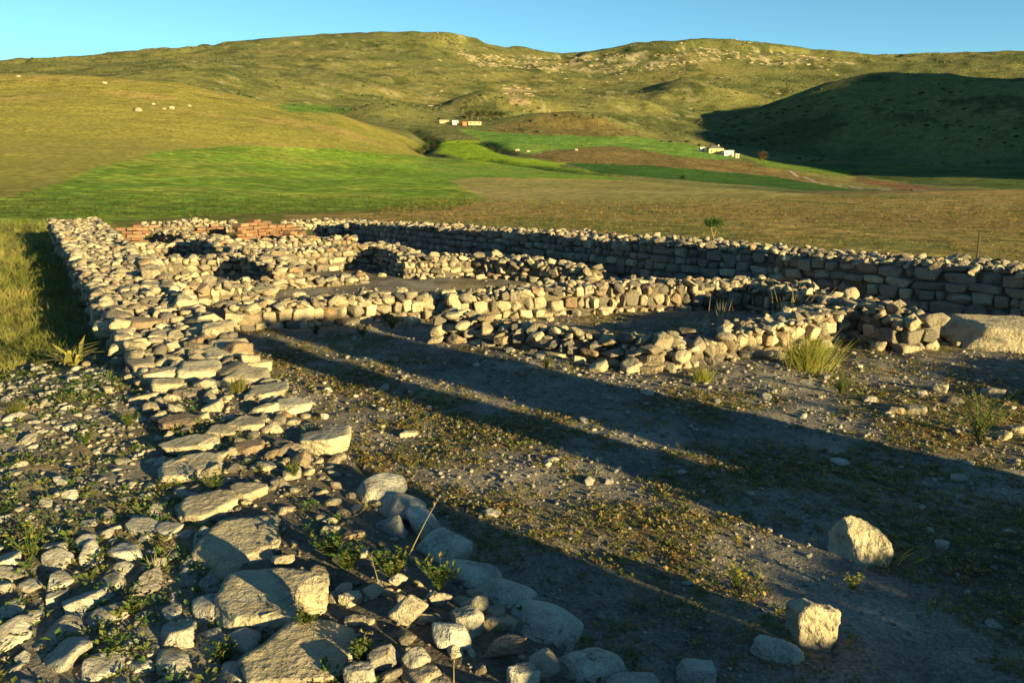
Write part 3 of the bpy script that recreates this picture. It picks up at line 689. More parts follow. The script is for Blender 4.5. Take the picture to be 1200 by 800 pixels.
make_wall('stone_wall', 'low spread rubble line with reddish stones before the tall dark wall', X((-2.3, 16.7), (-.7, 17.1), (.4, 16.2), (1.7, 15.3)), [1.0, .9, .9, .8], [.36, .40, .32, .28], GRP, (0.104, 0.160), (0.108, 0.218), topsize=(.03, .12), topn=100, seed=9, slump=15, wob=.09, mound=.06)
make_wall('stone_wall', 'broken cross line of rubble beside the shaded sandy hollow', X((-6.1, 14.2), (-4.6, 15.0), (-3.0, 15.9)), [.8, .8, .7], [.22, .12, .08], GRP, (0.080, 0.128), (0.115, 0.234), topsize=(.04, .12), topn=70, seed=10, slump=19, wob=.1, mound=.05)
make_wall('stone_wall', 'broad cross wall under the mud bricks near the far left end', X((-10.5, 20.6), (-8.4, 21.9), (-6.4, 23.1), (-4.8, 24.0)), [1.3, 1.3, 1.2, 1.0], [.34, .26, .26, .26], GRP, (0.096, 0.160), (0.130, 0.250), topsize=(.05, .13), topn=55, seed=11, slump=17, wob=.1)
make_wall('stone_wall', 'short spur of lit boulders running in from the long wall over the lower dark pit', X((-5.6, 12.9), (-4.9, 13.3), (-4.2, 13.7)), [.8, .8, .7], [.34, .28, .16], GRP, (0.104, 0.176), (0.130, 0.250), topn=60, seed=12, slump=15, wob=.07)
def pit_wall(label, a, b, h, seed):
    p, q = gp(*a, 0)[:2], gp(*b, 0)[:2]; make_wall('stone_wall', label, X(p, (p + q) / 2, q), [.8, 1.1, 1.0], [h * .8, h, h], GRP, (0.088, 0.136), (0.115, 0.218), topsize=(.05, .13), topn=60, seed=seed, slump=9, wob=.05)
pit_wall('partition wall with a dark coursed side above the middle dark pit', (292, 316), (240, 301), .50, 13)
pit_wall('partition wall beside the lowest dark pit next to the sandy hollow', (338, 337), (300, 323), .42, 16)
pit_wall('partition wall with a black shaded side over the uppermost dark pit', (262, 293), (190, 284), .34, 17)
# ---- the tall right-hand wall
rwp = X((-4.75, 25.35), (-1.8, 21.75), (1.3, 18.0), (3.9, 14.85), (6.0, 12.35), (7.9, 10.3), (9.8, 8.2))
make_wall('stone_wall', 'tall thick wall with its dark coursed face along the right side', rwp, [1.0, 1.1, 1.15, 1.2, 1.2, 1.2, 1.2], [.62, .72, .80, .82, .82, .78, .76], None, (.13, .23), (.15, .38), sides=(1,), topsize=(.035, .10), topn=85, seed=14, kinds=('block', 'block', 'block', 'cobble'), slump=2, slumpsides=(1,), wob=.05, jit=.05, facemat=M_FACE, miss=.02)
make_wall('stone_wall', 'lower stub of wall at the far end of the tall dark wall', X((-6.3, 26.6), (-5.7, 26.1), (-5.1, 25.6)), .9, [.44, .46, .5], None, (.13, .2), (.2, .34), topn=40, seed=15, slump=7)

# ---- unseen wall added at right, outside the picture; notched top shapes the yard's shade
def qs(q, s): return ((q - s) / math.sqrt(2), (q + s) / math.sqrt(2))
prof = [(-.6, 1.1), (.2, 1.42), (1.9, 1.46), (2.1, 1.66), (3.05, 1.66), (3.12, 1.04), (4.44, 1.06), (4.47, 2.45), (4.86, 2.5), (4.87, 1.2), (5.12, 1.2), (5.13, 2.55), (6.15, 2.45), (6.3, 1.0), (7.0, .86), (8.0, .82), (8.5, 1.12), (9.6, 1.25), (11, 1.1)]
make_wall('added_shade_wall', 'tall notched wall added beyond the frame at right to shade the yard', [qs(q, -5) for q, h in prof], .5, [h - .04 for q, h in prof], None, (.14, .2), (.12, .22), topsize=(.04, .07), topn=25, seed=20, wob=.02, slump=5, limit=0)

# ---- big flat boulder at the right edge and loose rocks
def big_rock(name, label, u0, u1, v0, v1, zt, th, seed, kind, mat, cat='rock', rot=(0, 0, 0), dep=None, sub=5, group=None):
    um = (u0 + u1) / 2; n = gp(um, v1, 0.0); a, b = gp(u0, v1, 0), gp(u1, v1, 0); wd = (u1 - u0) / F * math.hypot(n[1], H) * 1.0
    dp = dep or wd * .75; V, Fc = rock(seed, sub, kind, 1.2); V = V * np.array([wd / 2, dp / 2, th / 2])
    R = Euler(rot).to_matrix(); V = V @ np.array(R).T; V[:, 2] -= V[:, 2].min()
    az = math.atan2(n[0], n[1]); c = n[:2] + np.array([math.sin(az), math.cos(az)]) * dp * .45
    me = mesh_np(name, V, Fc, True); me.materials.append(mat); o = link(name, me); o.location = (c[0], c[1], tz(*c) - .02 - (0.0 if zt is None else zt)); o.rotation_euler = (0, 0, -az)
    return tag(o, label, cat, group)
big_rock('boulder', 'large flat-topped boulder at the right edge before the tall wall', 1098, 1290, 360, 414, .06, .40, 779, 'slab', M_SLAB, 'boulder', (.02, .05, .1), 1.15)
def hull_rock(label, u, v, pts, seed, mat, dist=None):
    bm = bmesh.new(); vs = [bm.verts.new(p) for p in pts]; r_ = bmesh.ops.convex_hull(bm, input=vs)
    bmesh.ops.delete(bm, geom=[x for x in bm.verts if not x.link_faces], context='VERTS')
    bmesh.ops.bevel(bm, geom=list(bm.edges), offset=.012, segments=2, affect='EDGES', profile=.6); bmesh.ops.triangulate(bm, faces=list(bm.faces))
    for _ in range(5):
        ed = [x for x in bm.edges if x.calc_length() > .02]
        if not ed: break
        bmesh.ops.subdivide_edges(bm, edges=ed, cuts=1); bmesh.ops.triangulate(bm, faces=list(bm.faces))
    bm.normal_update(); co = np.array([x.co[:] for x in bm.verts]); nm = np.array([x.normal[:] for x in bm.verts])
    co *= .92; co = co + nm * (.022 * fbm3(co * 13 + seed, 3, seed) + .007 * fbm3(co * 50, 2, seed + 3))[:, None]
    Fc = np.array([[x.index for x in f.verts] for f in bm.faces]); bm.free(); n = gp(u, v, 0); az = math.atan2(n[0], n[1])
    me = mesh_np('rock', co, Fc, True); me.materials.append(mat); o = link('rock', me); o.location = (n[0], n[1], tz(n[0], n[1]) - .015); o.rotation_euler = (0, 0, -az); return tag(o, label, 'rock')
hull_rock('pale wedge-shaped rock lying alone in the shaded yard, sun on its right', 1005, 655, [(-.10, .06, .27), (.0, .12, .26), (.07, .13, .215), (.185, .05, .15), (.19, .03, .06), (.15, -.05, -.02), (.04, -.09, -.02), (-.16, .02, -.02), (-.19, .08, .13), (-.12, .19, 0), (.15, .17, 0)], 5, M_SLAB)
hull_rock('upright squarish rock with a bright face leaning on a darker one', 948, 752, [(-.045, -.085, .0), (.09, -.06, -.01), (.125, .05, -.01), (-.12, .06, -.01), (-.055, -.075, .20), (.0, -.05, .235), (.105, -.04, .185), (.13, -.02, .20), (.13, .06, .19), (-.125, .05, .19), (-.06, .05, .225), (.12, -.045, .08)], 9, M_SLAB)
hull_rock('low grey rock in shade under the upright squarish one', 912, 769, [(-.15, -.03, -.02), (-.08, -.07, -.02), (.10, -.06, -.02), (.15, .02, -.02), (-.10, .0, .10), (-.02, .03, .115), (.08, .01, .085), (.0, .12, 0), (-.13, .08, 0), (.13, .09, .02)], 14, M_GREY)
big_rock('rock', 'bluish grey rock at the bottom edge beside the near wall stones', 793, 836, 768, 806, .03, .12, 845, 'block', M_GREY, rot=(.1, .1, .4), dep=.14)
big_rock('rock', 'small flat stone alone in the middle of the shaded yard', 972, 997, 533, 546, .01, .06, 856, 'slab', M_GREY, dep=.12, sub=4)
big_rock('rock', 'small pale stone in the lit strip left of the shadow', 468, 490, 500, 511, .01, .07, 867, 'block', M_SLAB, dep=.10, sub=4)
SMALL = [(1060, 1086, 470, 486), (1150, 1176, 458, 466), (1105, 1128, 462, 474), (1092, 1110, 448, 458), (1180, 1200, 494, 508), (1168, 1184, 506, 516), (1040, 1062, 476, 486)]
for i, (a, b, c, d) in enumerate(SMALL):
    where = ['left of the leafy shrub', 'in the dark corner above the leafy shrub, the right one', 'just above the leafy shrub', 'in the dark corner above the leafy shrub, the left one', 'at the right edge beside the leafy shrub', 'between the leafy shrub and the right edge', 'on the lit strip, leftmost of the group by the shrub'][i]
    big_rock('rock', 'small loose stone ' + where, a, b, c, d, .01, .09 + .02 * (i % 2), 900 + i * 9, ['block', 'slab', 'rubble'][i % 3], M_SLAB if i % 2 else M_STONE, sub=4, group='small stones round the leafy shrub')
def on_px(name, label, u0, u1, v0, v1, zt, th, seed, kind, mat, cat='rock', tilt=(0, 0, 0)):
    o = slab_from_px(u0, u1, v0, v1, zt, th, seed, kind, mat, GROUND); o.parent = None; o.name = name
    o.rotation_euler = (tilt[0], tilt[1], o.rotation_euler[2] + tilt[2]); return tag(o, label, cat)
on_px('rock', 'small bright stone lying on the large near slab', 344, 386, 674, 703, .52, .11, 1201, 'slab', M_SLAB, tilt=(.35, -.1, .2))
on_px('rock', 'small rounded sunlit stone among weeds on the near wall', 456, 501, 693, 722, .45, .10, 1212, 'cobble', M_SLAB, tilt=(.3, -.2, 0))
on_px('rock', 'thin pale stone standing among weeds on the left of the near wall', 121, 131, 449, 462, .36, .10, 1223, 'block', M_SLAB)

# ---- stones set in the ground left of the long wall (parts of the ground)
S = Stones(); acc = np.zeros((4000, 3)); m = 0
tries = 0
while tries < 9000 and m < 1500:
    tries += 1
    t = RNG.uniform(-6.0, 2.6); o = -RNG.uniform(.56, 4.2); p = along(t, o)
    if p[1] < 1.4: continue
    close = (1 - sstep(-2.6, -.6, t)) * (1 - sstep(1.2, 2.6, -o))
    if RNG.random() > .22 + .78 * close: continue
    s = (.028 + .06 * RNG.random() ** 1.5) * (.55 + .6 * close) if tries > 900 else RNG.uniform(.06, .10) * (.5 + .6 * close)
    if m and (np.hypot(acc[:m, 0] - p[0], acc[:m, 1] - p[1]) < (acc[:m, 2] + s) * .86).any(): continue
    acc[m] = (*p, s); m += 1
    a = 2.2 + RNG.normal() * .5
    S.add((p[0], p[1], tz(*p) + s * .02), (RNG.normal() * .16, RNG.normal() * .16, a), (s * RNG.uniform(1.05, 1.5), s * RNG.uniform(.75, 1.0), s * RNG.uniform(.35, .55)), RNG.choice(['cobble', 'slab', 'slab', 'cobble', 'rubble']))
for i in range(420):                                              # loose stones about the yard and the slope beyond the wall
    if i < 260: p = np.array([RNG.uniform(-3, 7), RNG.uniform(3, 11)])
    else: p = along(RNG.uniform(0, 4), -RNG.uniform(.6, 3.5))
    if ((p - P0) @ CD) < .6 and i < 260: continue
    s = .018 * 3.2 ** (RNG.random() ** 2.2)
    S.add((p[0], p[1], tz(*p) + s * .2), (RNG.normal() * .2, RNG.normal() * .2, RNG.uniform(0, 6.3)), (s * 1.3, s, s * .6), RNG.choice(['rubble', 'slab', 'cobble']))
S.flush(GROUND, M_COB, M_COBR, 300, 9, rest='loose_stones')

# pebbles and gravel
def scatter(n, xr, yr, keep):
    P = np.stack([RNG.uniform(*xr, n), RNG.uniform(*yr, n)], 1); return P[keep(P[:, 0], P[:, 1])]
def infr(x, y):
    u, v = project(np.stack([x, y, np.zeros_like(x)], 1)); return (u > -60) & (u < 1260) & (v < 1010)
def rwall(x, y): return (x + 4.9) * .770 + (y - 25.1) * .637
P = scatter(60000, (-7, 9), (1.5, 15), lambda x, y: infr(x, y) & (RNG.random(len(x)) < np.clip(9.0 / (x * x + y * y) * 3.2, .06, 1)) & (rwall(x, y) < 0))
s = .005 * 3.6 ** (RNG.random(len(P)) ** 2.4) * np.clip(np.hypot(*P.T) / 5, .8, 1.6); n = len(P)
o = merged('gravel', LODS[1], RNG.integers(0, len(KINDS), n), np.column_stack([P, top_z(P[:, 0], P[:, 1]) + s * .25]), RNG.uniform(-.4, .4, (n, 3)) + np.array([0, 0, 1]) * RNG.uniform(0, 6.3, (n, 1)), np.column_stack([s * 1.25, s, s * .65]), RNG.random(n), M_GRAVEL)
tag(o, 'loose gravel and pebbles strewn over the yard', None, None, 'stuff')

# ------------------------------------------------------------------ plants
def leaf_tris(base, d, up, l, w, bend=.2):
    """a leaf: 4 points, 2 triangles, folded a little"""
    d = np.array(d, float); sd = np.cross(d, (0, 0, 1.0)); sd /= (np.linalg.norm(sd) + 1e-9); e = d + np.array([0, 0, up]); e /= np.linalg.norm(e)
    b = np.array(base, float); mid = b + e * l * .5 + np.array([0, 0, bend * l * .3]); tip = b + e * l - np.array([0, 0, bend * l * .3])
    return [b, mid + sd * w, tip, mid - sd * w]
class Leaves:
    def __init__(s): s.V, s.F, s.R = [], [], []
    def leaf(s, *a, rnd=.5, **k):
        n = len(s.V); s.V += leaf_tris(*a, **k); s.F += [[n, n + 1, n + 2], [n, n + 2, n + 3]]; s.R += [rnd] * 4
    def blade(s, b, tip, w, rnd=.5, sag=0.0):
        b, tip = np.array(b, float), np.array(tip, float); d = tip - b; sd = np.cross(d, (0.3, .8, .2)); sd = sd / (np.linalg.norm(sd) + 1e-9) * w
        m = b + d * .55 + np.array([0, 0, sag]); n = len(s.V)
        s.V += [b - sd, b + sd, m + sd * .8, m - sd * .8, tip]; s.F += [[n, n + 1, n + 2], [n, n + 2, n + 3], [n + 3, n + 2, n + 4]]; s.R += [rnd] * 5
    def tube(s, pts, r0, r1, rnd=.5, k=5):
        pts = [np.array(p, float) for p in pts]; n0 = len(s.V)
        for i, p in enumerate(pts):
            d = pts[min(i + 1, len(pts) - 1)] - pts[max(i - 1, 0)]; d /= np.linalg.norm(d) + 1e-9
            a = np.cross(d, (.31, .17, .93) if abs(d[2]) < .9 else (1, 0, 0)); a /= np.linalg.norm(a); b = np.cross(d, a); r = r0 + (r1 - r0) * i / (len(pts) - 1)
            for j in range(k): s.V.append(p + (a * math.cos(j / k * 2 * math.pi) + b * math.sin(j / k * 2 * math.pi)) * r); s.R.append(rnd)
        for i in range(len(pts) - 1):
            for j in range(k):
                a, b = n0 + i * k + j, n0 + i * k + (j + 1) % k; s.F += [[a, b, b + k], [a, b + k, a + k]]
    def arr(s): return np.array(s.V), np.array(s.F)
    def obj(s, name, mat, parent=None):
        if not s.V: return None
        me = mesh_np(name, s.V, s.F, False, {'rnd': ('FLOAT', s.R)}); me.materials.append(mat); return link(name, me, None, parent)
GREEN = [(0, (.035, .075, .016)), (.4, (.065, .11, .022)), (.7, (.11, .13, .03)), (1, (.17, .15, .04))]
HERB = [(0, (.08, .10, .022)), (.3, (.13, .14, .03)), (.55, (.22, .19, .05)), (.75, (.26, .15, .05)), (1, (.34, .26, .10))]
GRASS = [(0, (.07, .095, .02)), (.4, (.12, .13, .028)), (.75, (.20, .18, .05)), (1, (.30, .24, .09))]
DRY = [(0, (.26, .20, .09)), (1, (.36, .29, .15))]
M_GREEN = leaf_mat('green_leaves', GREEN); M_HERB = leaf_mat('low_herbs', HERB); M_GRASS = leaf_mat('grass_blades', GRASS); M_DRY = leaf_mat('dry_stems', DRY)
M_FLOW = leaf_mat('yellow_flowers', [(0, (.45, .33, .02)), (1, (.60, .50, .10))]); M_BARK = plain('bark', (.20, .13, .06), .9, .3, 60, .01)
M_YEL = leaf_mat('yellowing_leaves', [(0, (.12, .13, .025)), (.5, (.24, .21, .05)), (1, (.34, .28, .08))])
g = np.random.default_rng(5)
def herb_proto(n, l, up):
    L = Leaves()
    for i in range(n):
        a = g.uniform(0, 6.28); ll = l * g.uniform(.5, 1.1); r = g.uniform(0, .5) * l
        L.leaf((math.cos(a) * r, math.sin(a) * r, g.uniform(0, .4) * l), (math.cos(a + g.normal() * .5), math.sin(a + g.normal() * .5), 0), g.uniform(up * .3, up), ll * .5, ll * .15)
    return L.arr()
def tuft_proto(n, h, w, lean):
    L = Leaves()
    for i in range(n):
        a = g.uniform(0, 6.28); r = g.uniform(0, .25) * h; hh = h * g.uniform(.5, 1.1); q = g.normal(size=2) * lean * hh
        L.blade((math.cos(a) * r, math.sin(a) * r, -.01), (math.cos(a) * r + q[0], math.sin(a) * r + q[1], hh), w * g.uniform(.7, 1.3), sag=.04 * hh)
    return L.arr()
HP = [herb_proto(12, 1.0, .9) for _ in range(6)]; TP = [tuft_proto(11, 1.0, .014, .42) for _ in range(6)]
def stuff_field(name, label, P, Z, s, protos, mat, rnd=None):
    n = len(P); sc = np.column_stack([s, s, s * RNG.uniform(.7, 1.2, n)])
    o = merged(name, protos, RNG.integers(0, len(protos), n), np.column_stack([P, Z]), np.column_stack([np.zeros((n, 2)), RNG.uniform(0, 6.3, n)]), sc, RNG.random(n) if rnd is None else rnd, mat, None, False)
    return tag(o, label, None, None, 'stuff')
dens = lambda x, y: fbm2(x / .9, y / .9, 4, 101) + .5 * fbm2(x / .25, y / .25, 2, 111)
P = scatter(95000, (-4, 8), (2.2, 13), lambda x, y: infr(x, y) & (side(x, y) > .55) & (rwall(x, y) < -.2) & (RNG.random(len(x)) < sstep(-.45, .35, dens(x, y)) * np.clip(42 / (x * x + y * y), .15, 1)))
stuff_field('low_herbs', 'low dry herbs creeping over the yard floor', P, terr(P[:, 0], P[:, 1]) - .004, RNG.uniform(.022, .062, len(P)), HP, M_HERB)
P = scatter(26000, (-9, 1.2), (1.2, 13), lambda x, y: infr(x, y) & (side(x, y) < -.45) & (RNG.random(len(x)) < sstep(-.25, .4, dens(x + 7, y))))
stuff_field('ground_weeds', 'small green weeds between the stones left of the long wall', P, terr(P[:, 0], P[:, 1]) + .0, RNG.uniform(.035, .09, len(P)), HP, M_GREEN)
P = scatter(26000, (-4, 1.2), (1.2, 8.5), lambda x, y: infr(x, y) & (np.abs(side(x, y)) < .5) & (RNG.random(len(x)) < sstep(-.15, .45, dens(x + 3, y + 5)) * np.clip(16 / (x * x + y * y), .12, 1) * .8))
stuff_field('wall_weeds', 'small weeds and dry grass rooted between the near wall stones', P, top_z(P[:, 0], P[:, 1]), RNG.uniform(.03, .085, len(P)), HP, M_GREEN)
P = scatter(1500, (-8, 8), (1.8, 13), lambda x, y: infr(x, y) & (rwall(x, y) < -.2) & (RNG.random(len(x)) < sstep(.0, .5, dens(x + 3, y))))
zz = top_z(P[:, 0], P[:, 1])
stuff_field('grass_tufts', 'thin grass tufts scattered over the dig', P, zz, RNG.uniform(.05, .13, len(P)), TP, M_GRASS)
# tall grass left of the wall
P = scatter(60000, (-24, -3), (7.5, 36), lambda x, y: infr(x, y) & (side(x, y) < -.66) & ((((x - P0[0]) * LD[0] + (y - P0[1]) * LD[1]) + fbm2(x, y, 2, 7) * .8) > 3.0) & (RNG.random(len(x)) < np.clip(160 / (x * x + y * y), .06, .9)))
stuff_field('tall_grass', 'tall yellow-green meadow grass left of the long wall', P, terr(P[:, 0], P[:, 1]), RNG.uniform(.08, .20, len(P)) * np.clip(np.hypot(*P.T) / 12, .9, 1.6), TP, M_GRASS, np.clip(.5 + .5 * fbm2(P[:, 0] / 1.5, P[:, 1] / 1.5, 3, 9) + RNG.normal(size=len(P)) * .18, 0, 1))
# field beyond the right-hand wall
P = scatter(26000, (-8, 40), (9, 70), lambda x, y: infr(x, y) & (rwall(x, y) > 1.0) & (RNG.random(len(x)) < np.clip(900 / (x * x + y * y), .1, 1)))
stuff_field('field_tufts', 'dry tufts covering the brown field beyond the right wall', P, terr(P[:, 0], P[:, 1]), RNG.uniform(.05, .12, len(P)) * np.clip(np.hypot(*P.T) / 20, 1, 2.4), HP, M_HERB)
P = scatter(16000, (-40, 6), (27, 75), lambda x, y: infr(x, y) & (RNG.random(len(x)) < np.clip(1500 / (x * x + y * y), .1, 1)) & ((rwall(x, y) > 1) | (y > 31)))
uu, vv = project(np.column_stack([P, np.zeros(len(P))])); crop = (uu < 560) & (vv < 256) & (vv < 268 - uu * .05)
stuff_field('crop_leaves', 'green crop growing in the field behind the ruins', P[crop], terr(P[crop, 0], P[crop, 1]), RNG.uniform(.12, .28, crop.sum()), HP, M_GREEN)

def stemmed(name, label, loc, n, h, lean, leaf, mat, flower=0, stem=.003, nl=12, cat='plant', lmat=None):
    """plant with several leafy stems; parts: stems, leaves, flowers"""
    root = empty(name, loc); tag(root, label, cat); St, Lv, Fl = Leaves(), Leaves(), Leaves()
    for i in range(n):
        a = g.uniform(0, 6.28); q = np.array([math.cos(a), math.sin(a)]) * lean * h * g.uniform(.2, 1); hh = h * g.uniform(.6, 1.05)
        pts = [np.array([q[0] * t ** 1.4, q[1] * t ** 1.4, hh * t - .01]) for t in (0, .3, .6, 1)]; St.tube(pts, stem, stem * .5, g.random(), 4)
        for j in range(nl):
            t = g.uniform(.12, 1); p = np.array([q[0] * t ** 1.4, q[1] * t ** 1.4, hh * t]); b = g.uniform(0, 6.28)
            Lv.leaf(p, (math.cos(b), math.sin(b), 0), g.uniform(.2, 1), leaf * g.uniform(.6, 1.1), leaf * .22, rnd=g.random())
        if flower:
            Fl = Leaves()
            for b in np.arange(7) / 7 * 6.28: Fl.leaf(pts[-1], (math.cos(b), math.sin(b), 0), .25, flower, flower * .35, rnd=g.random())
            Fl.obj('flower', M_FLOW, root)
    St.obj('stems', mat, root); Lv.obj('leaves', lmat or mat, root)
    return root
def at(u, v, z): p = gp(u, v, z); return (p[0], p[1], z)
def atg(u, v):
    p = gp(u, v, 0)
    for _ in range(4): p = gp(u, v, tz(p[0], p[1]))
    return (p[0], p[1], tz(p[0], p[1]) - .005)
# rosette of long yellow leaves
r = empty('rosette_plant', atg(86, 432)); tag(r, 'yellow-green rosette of long broad leaves left of the long wall', 'plant')
for i in range(24):
    a = i / 24 * 6.28 + g.normal() * .2; L = Leaves(); l = g.uniform(.22, .38)
    pts = [(0, 0, 0), (math.cos(a) * l * .35, math.sin(a) * l * .35, l * g.uniform(.35, .6)), (math.cos(a) * l, math.sin(a) * l, l * g.uniform(.3, .75))]
    sd = np.array([-math.sin(a), math.cos(a), 0]) * .018; p = [np.array(q) for q in pts]
    L.V = [p[0] - sd * .4, p[0] + sd * .4, p[1] + sd, p[1] - sd, (p[1] + p[2]) / 2 + sd * 1.1, (p[1] + p[2]) / 2 - sd * 1.1, p[2]]; L.F = [[0, 1, 2], [0, 2, 3], [3, 2, 4], [3, 4, 5], [5, 4, 6]]; L.R = [g.random()] * 7
    L.obj('leaf', M_YEL, r)
def grass_plant(name, label, loc, n, h, w, lean, mat):
    L = Leaves()
    for i in range(n):
        a = g.uniform(0, 6.28); r_ = abs(g.normal()) * h * .28; hh = h * g.uniform(.45, 1.1); q = g.normal(size=2) * lean * hh
        L.blade((math.cos(a) * r_, math.sin(a) * r_, -.01), (math.cos(a) * r_ * 1.4 + q[0], math.sin(a) * r_ * 1.4 + q[1], hh), w, g.random(), .05 * hh)
    o = L.obj(name, mat); o.location = loc; return tag(o, label, 'grass')
M_TUFT = leaf_mat('fresh_tuft', [(0, (.10, .12, .02)), (.6, (.20, .20, .03)), (1, (.28, .24, .06))])
grass_plant('grass_tuft', 'dense yellow-green grass tuft against the golden boulder wall', atg(947, 432), 420, .38, .0035, .35, M_TUFT)
grass_plant('grass_tuft', 'small fresh grass tuft at the foot of the upright blocks', atg(822, 447), 160, .16, .003, .4, M_TUFT)
grass_plant('grass_tuft', 'dry bleached grass stalks standing in the roofless room', atg(930, 384), 46, .62, .004, .3, M_DRY)
grass_plant('grass_tuft', 'thin dry stalks left of the bleached grass in the room', atg(846, 386), 22, .42, .004, .25, M_DRY)
grass_plant('grass_tuft', 'pale grass clump on the right side of the single wedge-shaped rock', atg(1040, 662), 40, .14, .002, .6, M_GRASS)
grass_plant('grass_tuft', 'grass tuft rooted on the near wall beside the pale block', at(280, 458, .36), 150, .13, .0025, .35, M_GRASS)
grass_plant('grass_tuft', 'dry grass tuft at the left edge among the stones', atg(18, 485), 160, .13, .0025, .45, M_GRASS)
stemmed('leafy_shrub', 'pale green leafy shrub in the lit strip at the right', atg(1146, 515), 34, .40, .65, .035, M_GREEN, nl=14, cat='shrub', lmat=leaf_mat('shrub_leaves', [(0, (.10, .13, .035)), (1, (.22, .23, .08))]))
stemmed('leafy_shrub', 'faint grey-green shrub in the shade below the grass tuft', atg(985, 462), 26, .22, .8, .03, M_GREEN, nl=12, cat='shrub')
stemmed('flowering_herb', 'bright yellow flowering herb in the shaded yard', atg(862, 690), 22, .13, .5, .02, M_GREEN, .013, .0015, 8)
stemmed('flowering_herb', 'small yellow-dotted herb just below the wedge-shaped rock', atg(1000, 690), 14, .09, .6, .018, M_GREEN, .009, .0015, 8)
stemmed('flowering_herb', 'yellow flowered herb at the left edge among cobbles', atg(36, 655), 16, .17, .6, .03, M_GREEN, .012, .0018, 8)
stemmed('cushion_plant', 'dark green cushion plant beside the lowest near slab', atg(264, 775), 60, .075, .9, .02, M_GREEN, 0, .001, 9)
for i, (u, v, z, h, lab) in enumerate([(250, 575, .34, .11, 'green weed clump between the second and third near slabs'), (345, 560, .34, .10, 'low green weed left of the wall block corner'), (388, 655, .34, .13, 'bushy weed right of the big near slab'),
        (408, 668, .34, .12, 'weed with pale tips in the middle of the near wall'), (460, 680, .34, .14, 'pale flowered weed near the rounded sunlit stone'), (515, 690, .34, .17, 'upright green weed with long leaves beside the rounded stone'), (425, 775, .34, .07, 'small weed at the bottom of the near wall'),
        (360, 735, .34, .07, 'reddish low weed below the small bright stone'), (158, 720, .26, .07, 'small leafy weed among the cobbles'), (390, 540, .2, .10, 'green weed below the large corner block'), (150, 500, .26, .12, 'dark weed clump left of the reddish slab'), (100, 520, .26, .10, 'low weed clump on the stony left ground'),
        (425, 395, .05, .18, 'spreading weed before the sunlit boulder row'), (370, 392, .05, .16, 'round weed tuft under the sunlit boulder row'), (460, 385, .05, .15, 'yellowish weed at the right end of the boulder row'), (640, 432, .05, .14, 'weed at the foot of the tumbled grey slabs'), (690, 420, .05, .16, 'weed in the dark gap of the tumbled wall')]):
    p = at(u, v, z) if v > 540 and u > 200 else atg(u, v)
    stemmed('weed', lab, p, 16 + i % 5 * 3, h, .75, .03 if h < .12 else .04, M_GREEN, .008 if i in (4,) else 0, .0014, 10)
def stalk(label, pts, r0, seedhead=True):
    b = np.array(pts[0]); root = empty('dry_stalk', b); tag(root, label, 'stalk'); L = Leaves(); P_ = [np.array(p) - b for p in pts]; L.tube(P_, r0, r0 * .5, .4); L.obj('stem', M_DRY, root)
    if seedhead:
        K = Leaves(); d = P_[-1] - P_[-2]; d /= np.linalg.norm(d)
        for i in range(14): K.leaf(P_[-1] - d * i * .004, g.normal(size=3) * np.array([1, 1, .3]), .8, .016, .003, rnd=g.random())
        K.obj('seed_head', M_DRY, root)
b = np.array(at(470, 668, .34))
stalk('long reddish dry stalk leaning right over the near wall', [b, b + (.05, 0, .10), b + (.11, .02, .22), b + (.17, .03, .33)], .003)
b = np.array(at(424, 768, .34)); stalk('short bent dry stalk at the bottom of the near wall', [b, b + (.0, 0, .06), b + (.02, 0, .095), b + (.045, 0, .09)], .002)
b = np.array(at(532, 800, .34)); stalk('straight dry stalk at the bottom edge of the picture', [b, b + (.0, 0, .05), b + (.003, 0, .12)], .002)
b = np.array(at(445, 690, .34)); stalk('thin dry stalk left of the rounded sunlit stone', [b, b + (-.01, 0, .06), b + (-.03, 0, .15)], .002)

# ------------------------------------------------------------------ mud-brick walls at the far end
def brick_wall(label, a, b, h, thick=.4):
    a, b = np.array(a, float), np.array(b, float); d = b - a; Ln = np.linalg.norm(d); d /= Ln; root = empty('mud_brick_wall', (*((a + b) / 2), 0)); tag(root, label, 'wall', 'mud-brick walls at the far end')
    ang = math.atan2(d[1], d[0]); ch = .10; nrow = int(round(h / ch)); bm = bmesh.new(); bmesh.ops.create_cube(bm, size=1)
    bmesh.ops.bevel(bm, geom=list(bm.edges), offset=.05, segments=1, affect='EDGES'); me = bpy.data.meshes.new('brick'); bm.to_mesh(me); bm.free(); me.materials.append(M_BRICK)
    for r_ in range(nrow):
        x = 0.0 if r_ % 2 else -.17
        while x < Ln - .1:
            l = RNG.uniform(.24, .34); xc = x + l / 2; x += l
            if r_ >= nrow - 1 and RNG.random() < .4: continue
            if xc < 0 or xc > Ln: continue
            o = bpy.data.objects.new('brick', me); COL.objects.link(o); o.parent = root; c = a + d * xc
            o.location = (c[0] - root.location[0] + RNG.normal() * .01, c[1] - root.location[1] + RNG.normal() * .01, r_ * ch + ch / 2 - .03); o.rotation_euler = (RNG.normal() * .04, RNG.normal() * .04, ang + RNG.normal() * .07); o.scale = (l * .97, thick * RNG.uniform(.8, 1.06), ch * RNG.uniform(.8, 1.05))
bw = lambda u, v: tuple(gp(u, v, 0)[:2])
brick_wall('orange mud-brick stub next to the far end of the long wall', bw(138, 289), bw(174, 288), .66)
brick_wall('orange mud-brick wall over the leftmost dark pit', bw(176, 284), bw(206, 283), .55)
brick_wall('orange mud-brick wall in the middle of the far end', bw(226, 284), bw(268, 282), .62)
brick_wall('tall orange mud-brick wall with a dark hollow in front', bw(276, 288), bw(312, 285), .75)
brick_wall('rightmost orange mud-brick wall behind the dark hollow', bw(305, 284), bw(350, 283), .66)
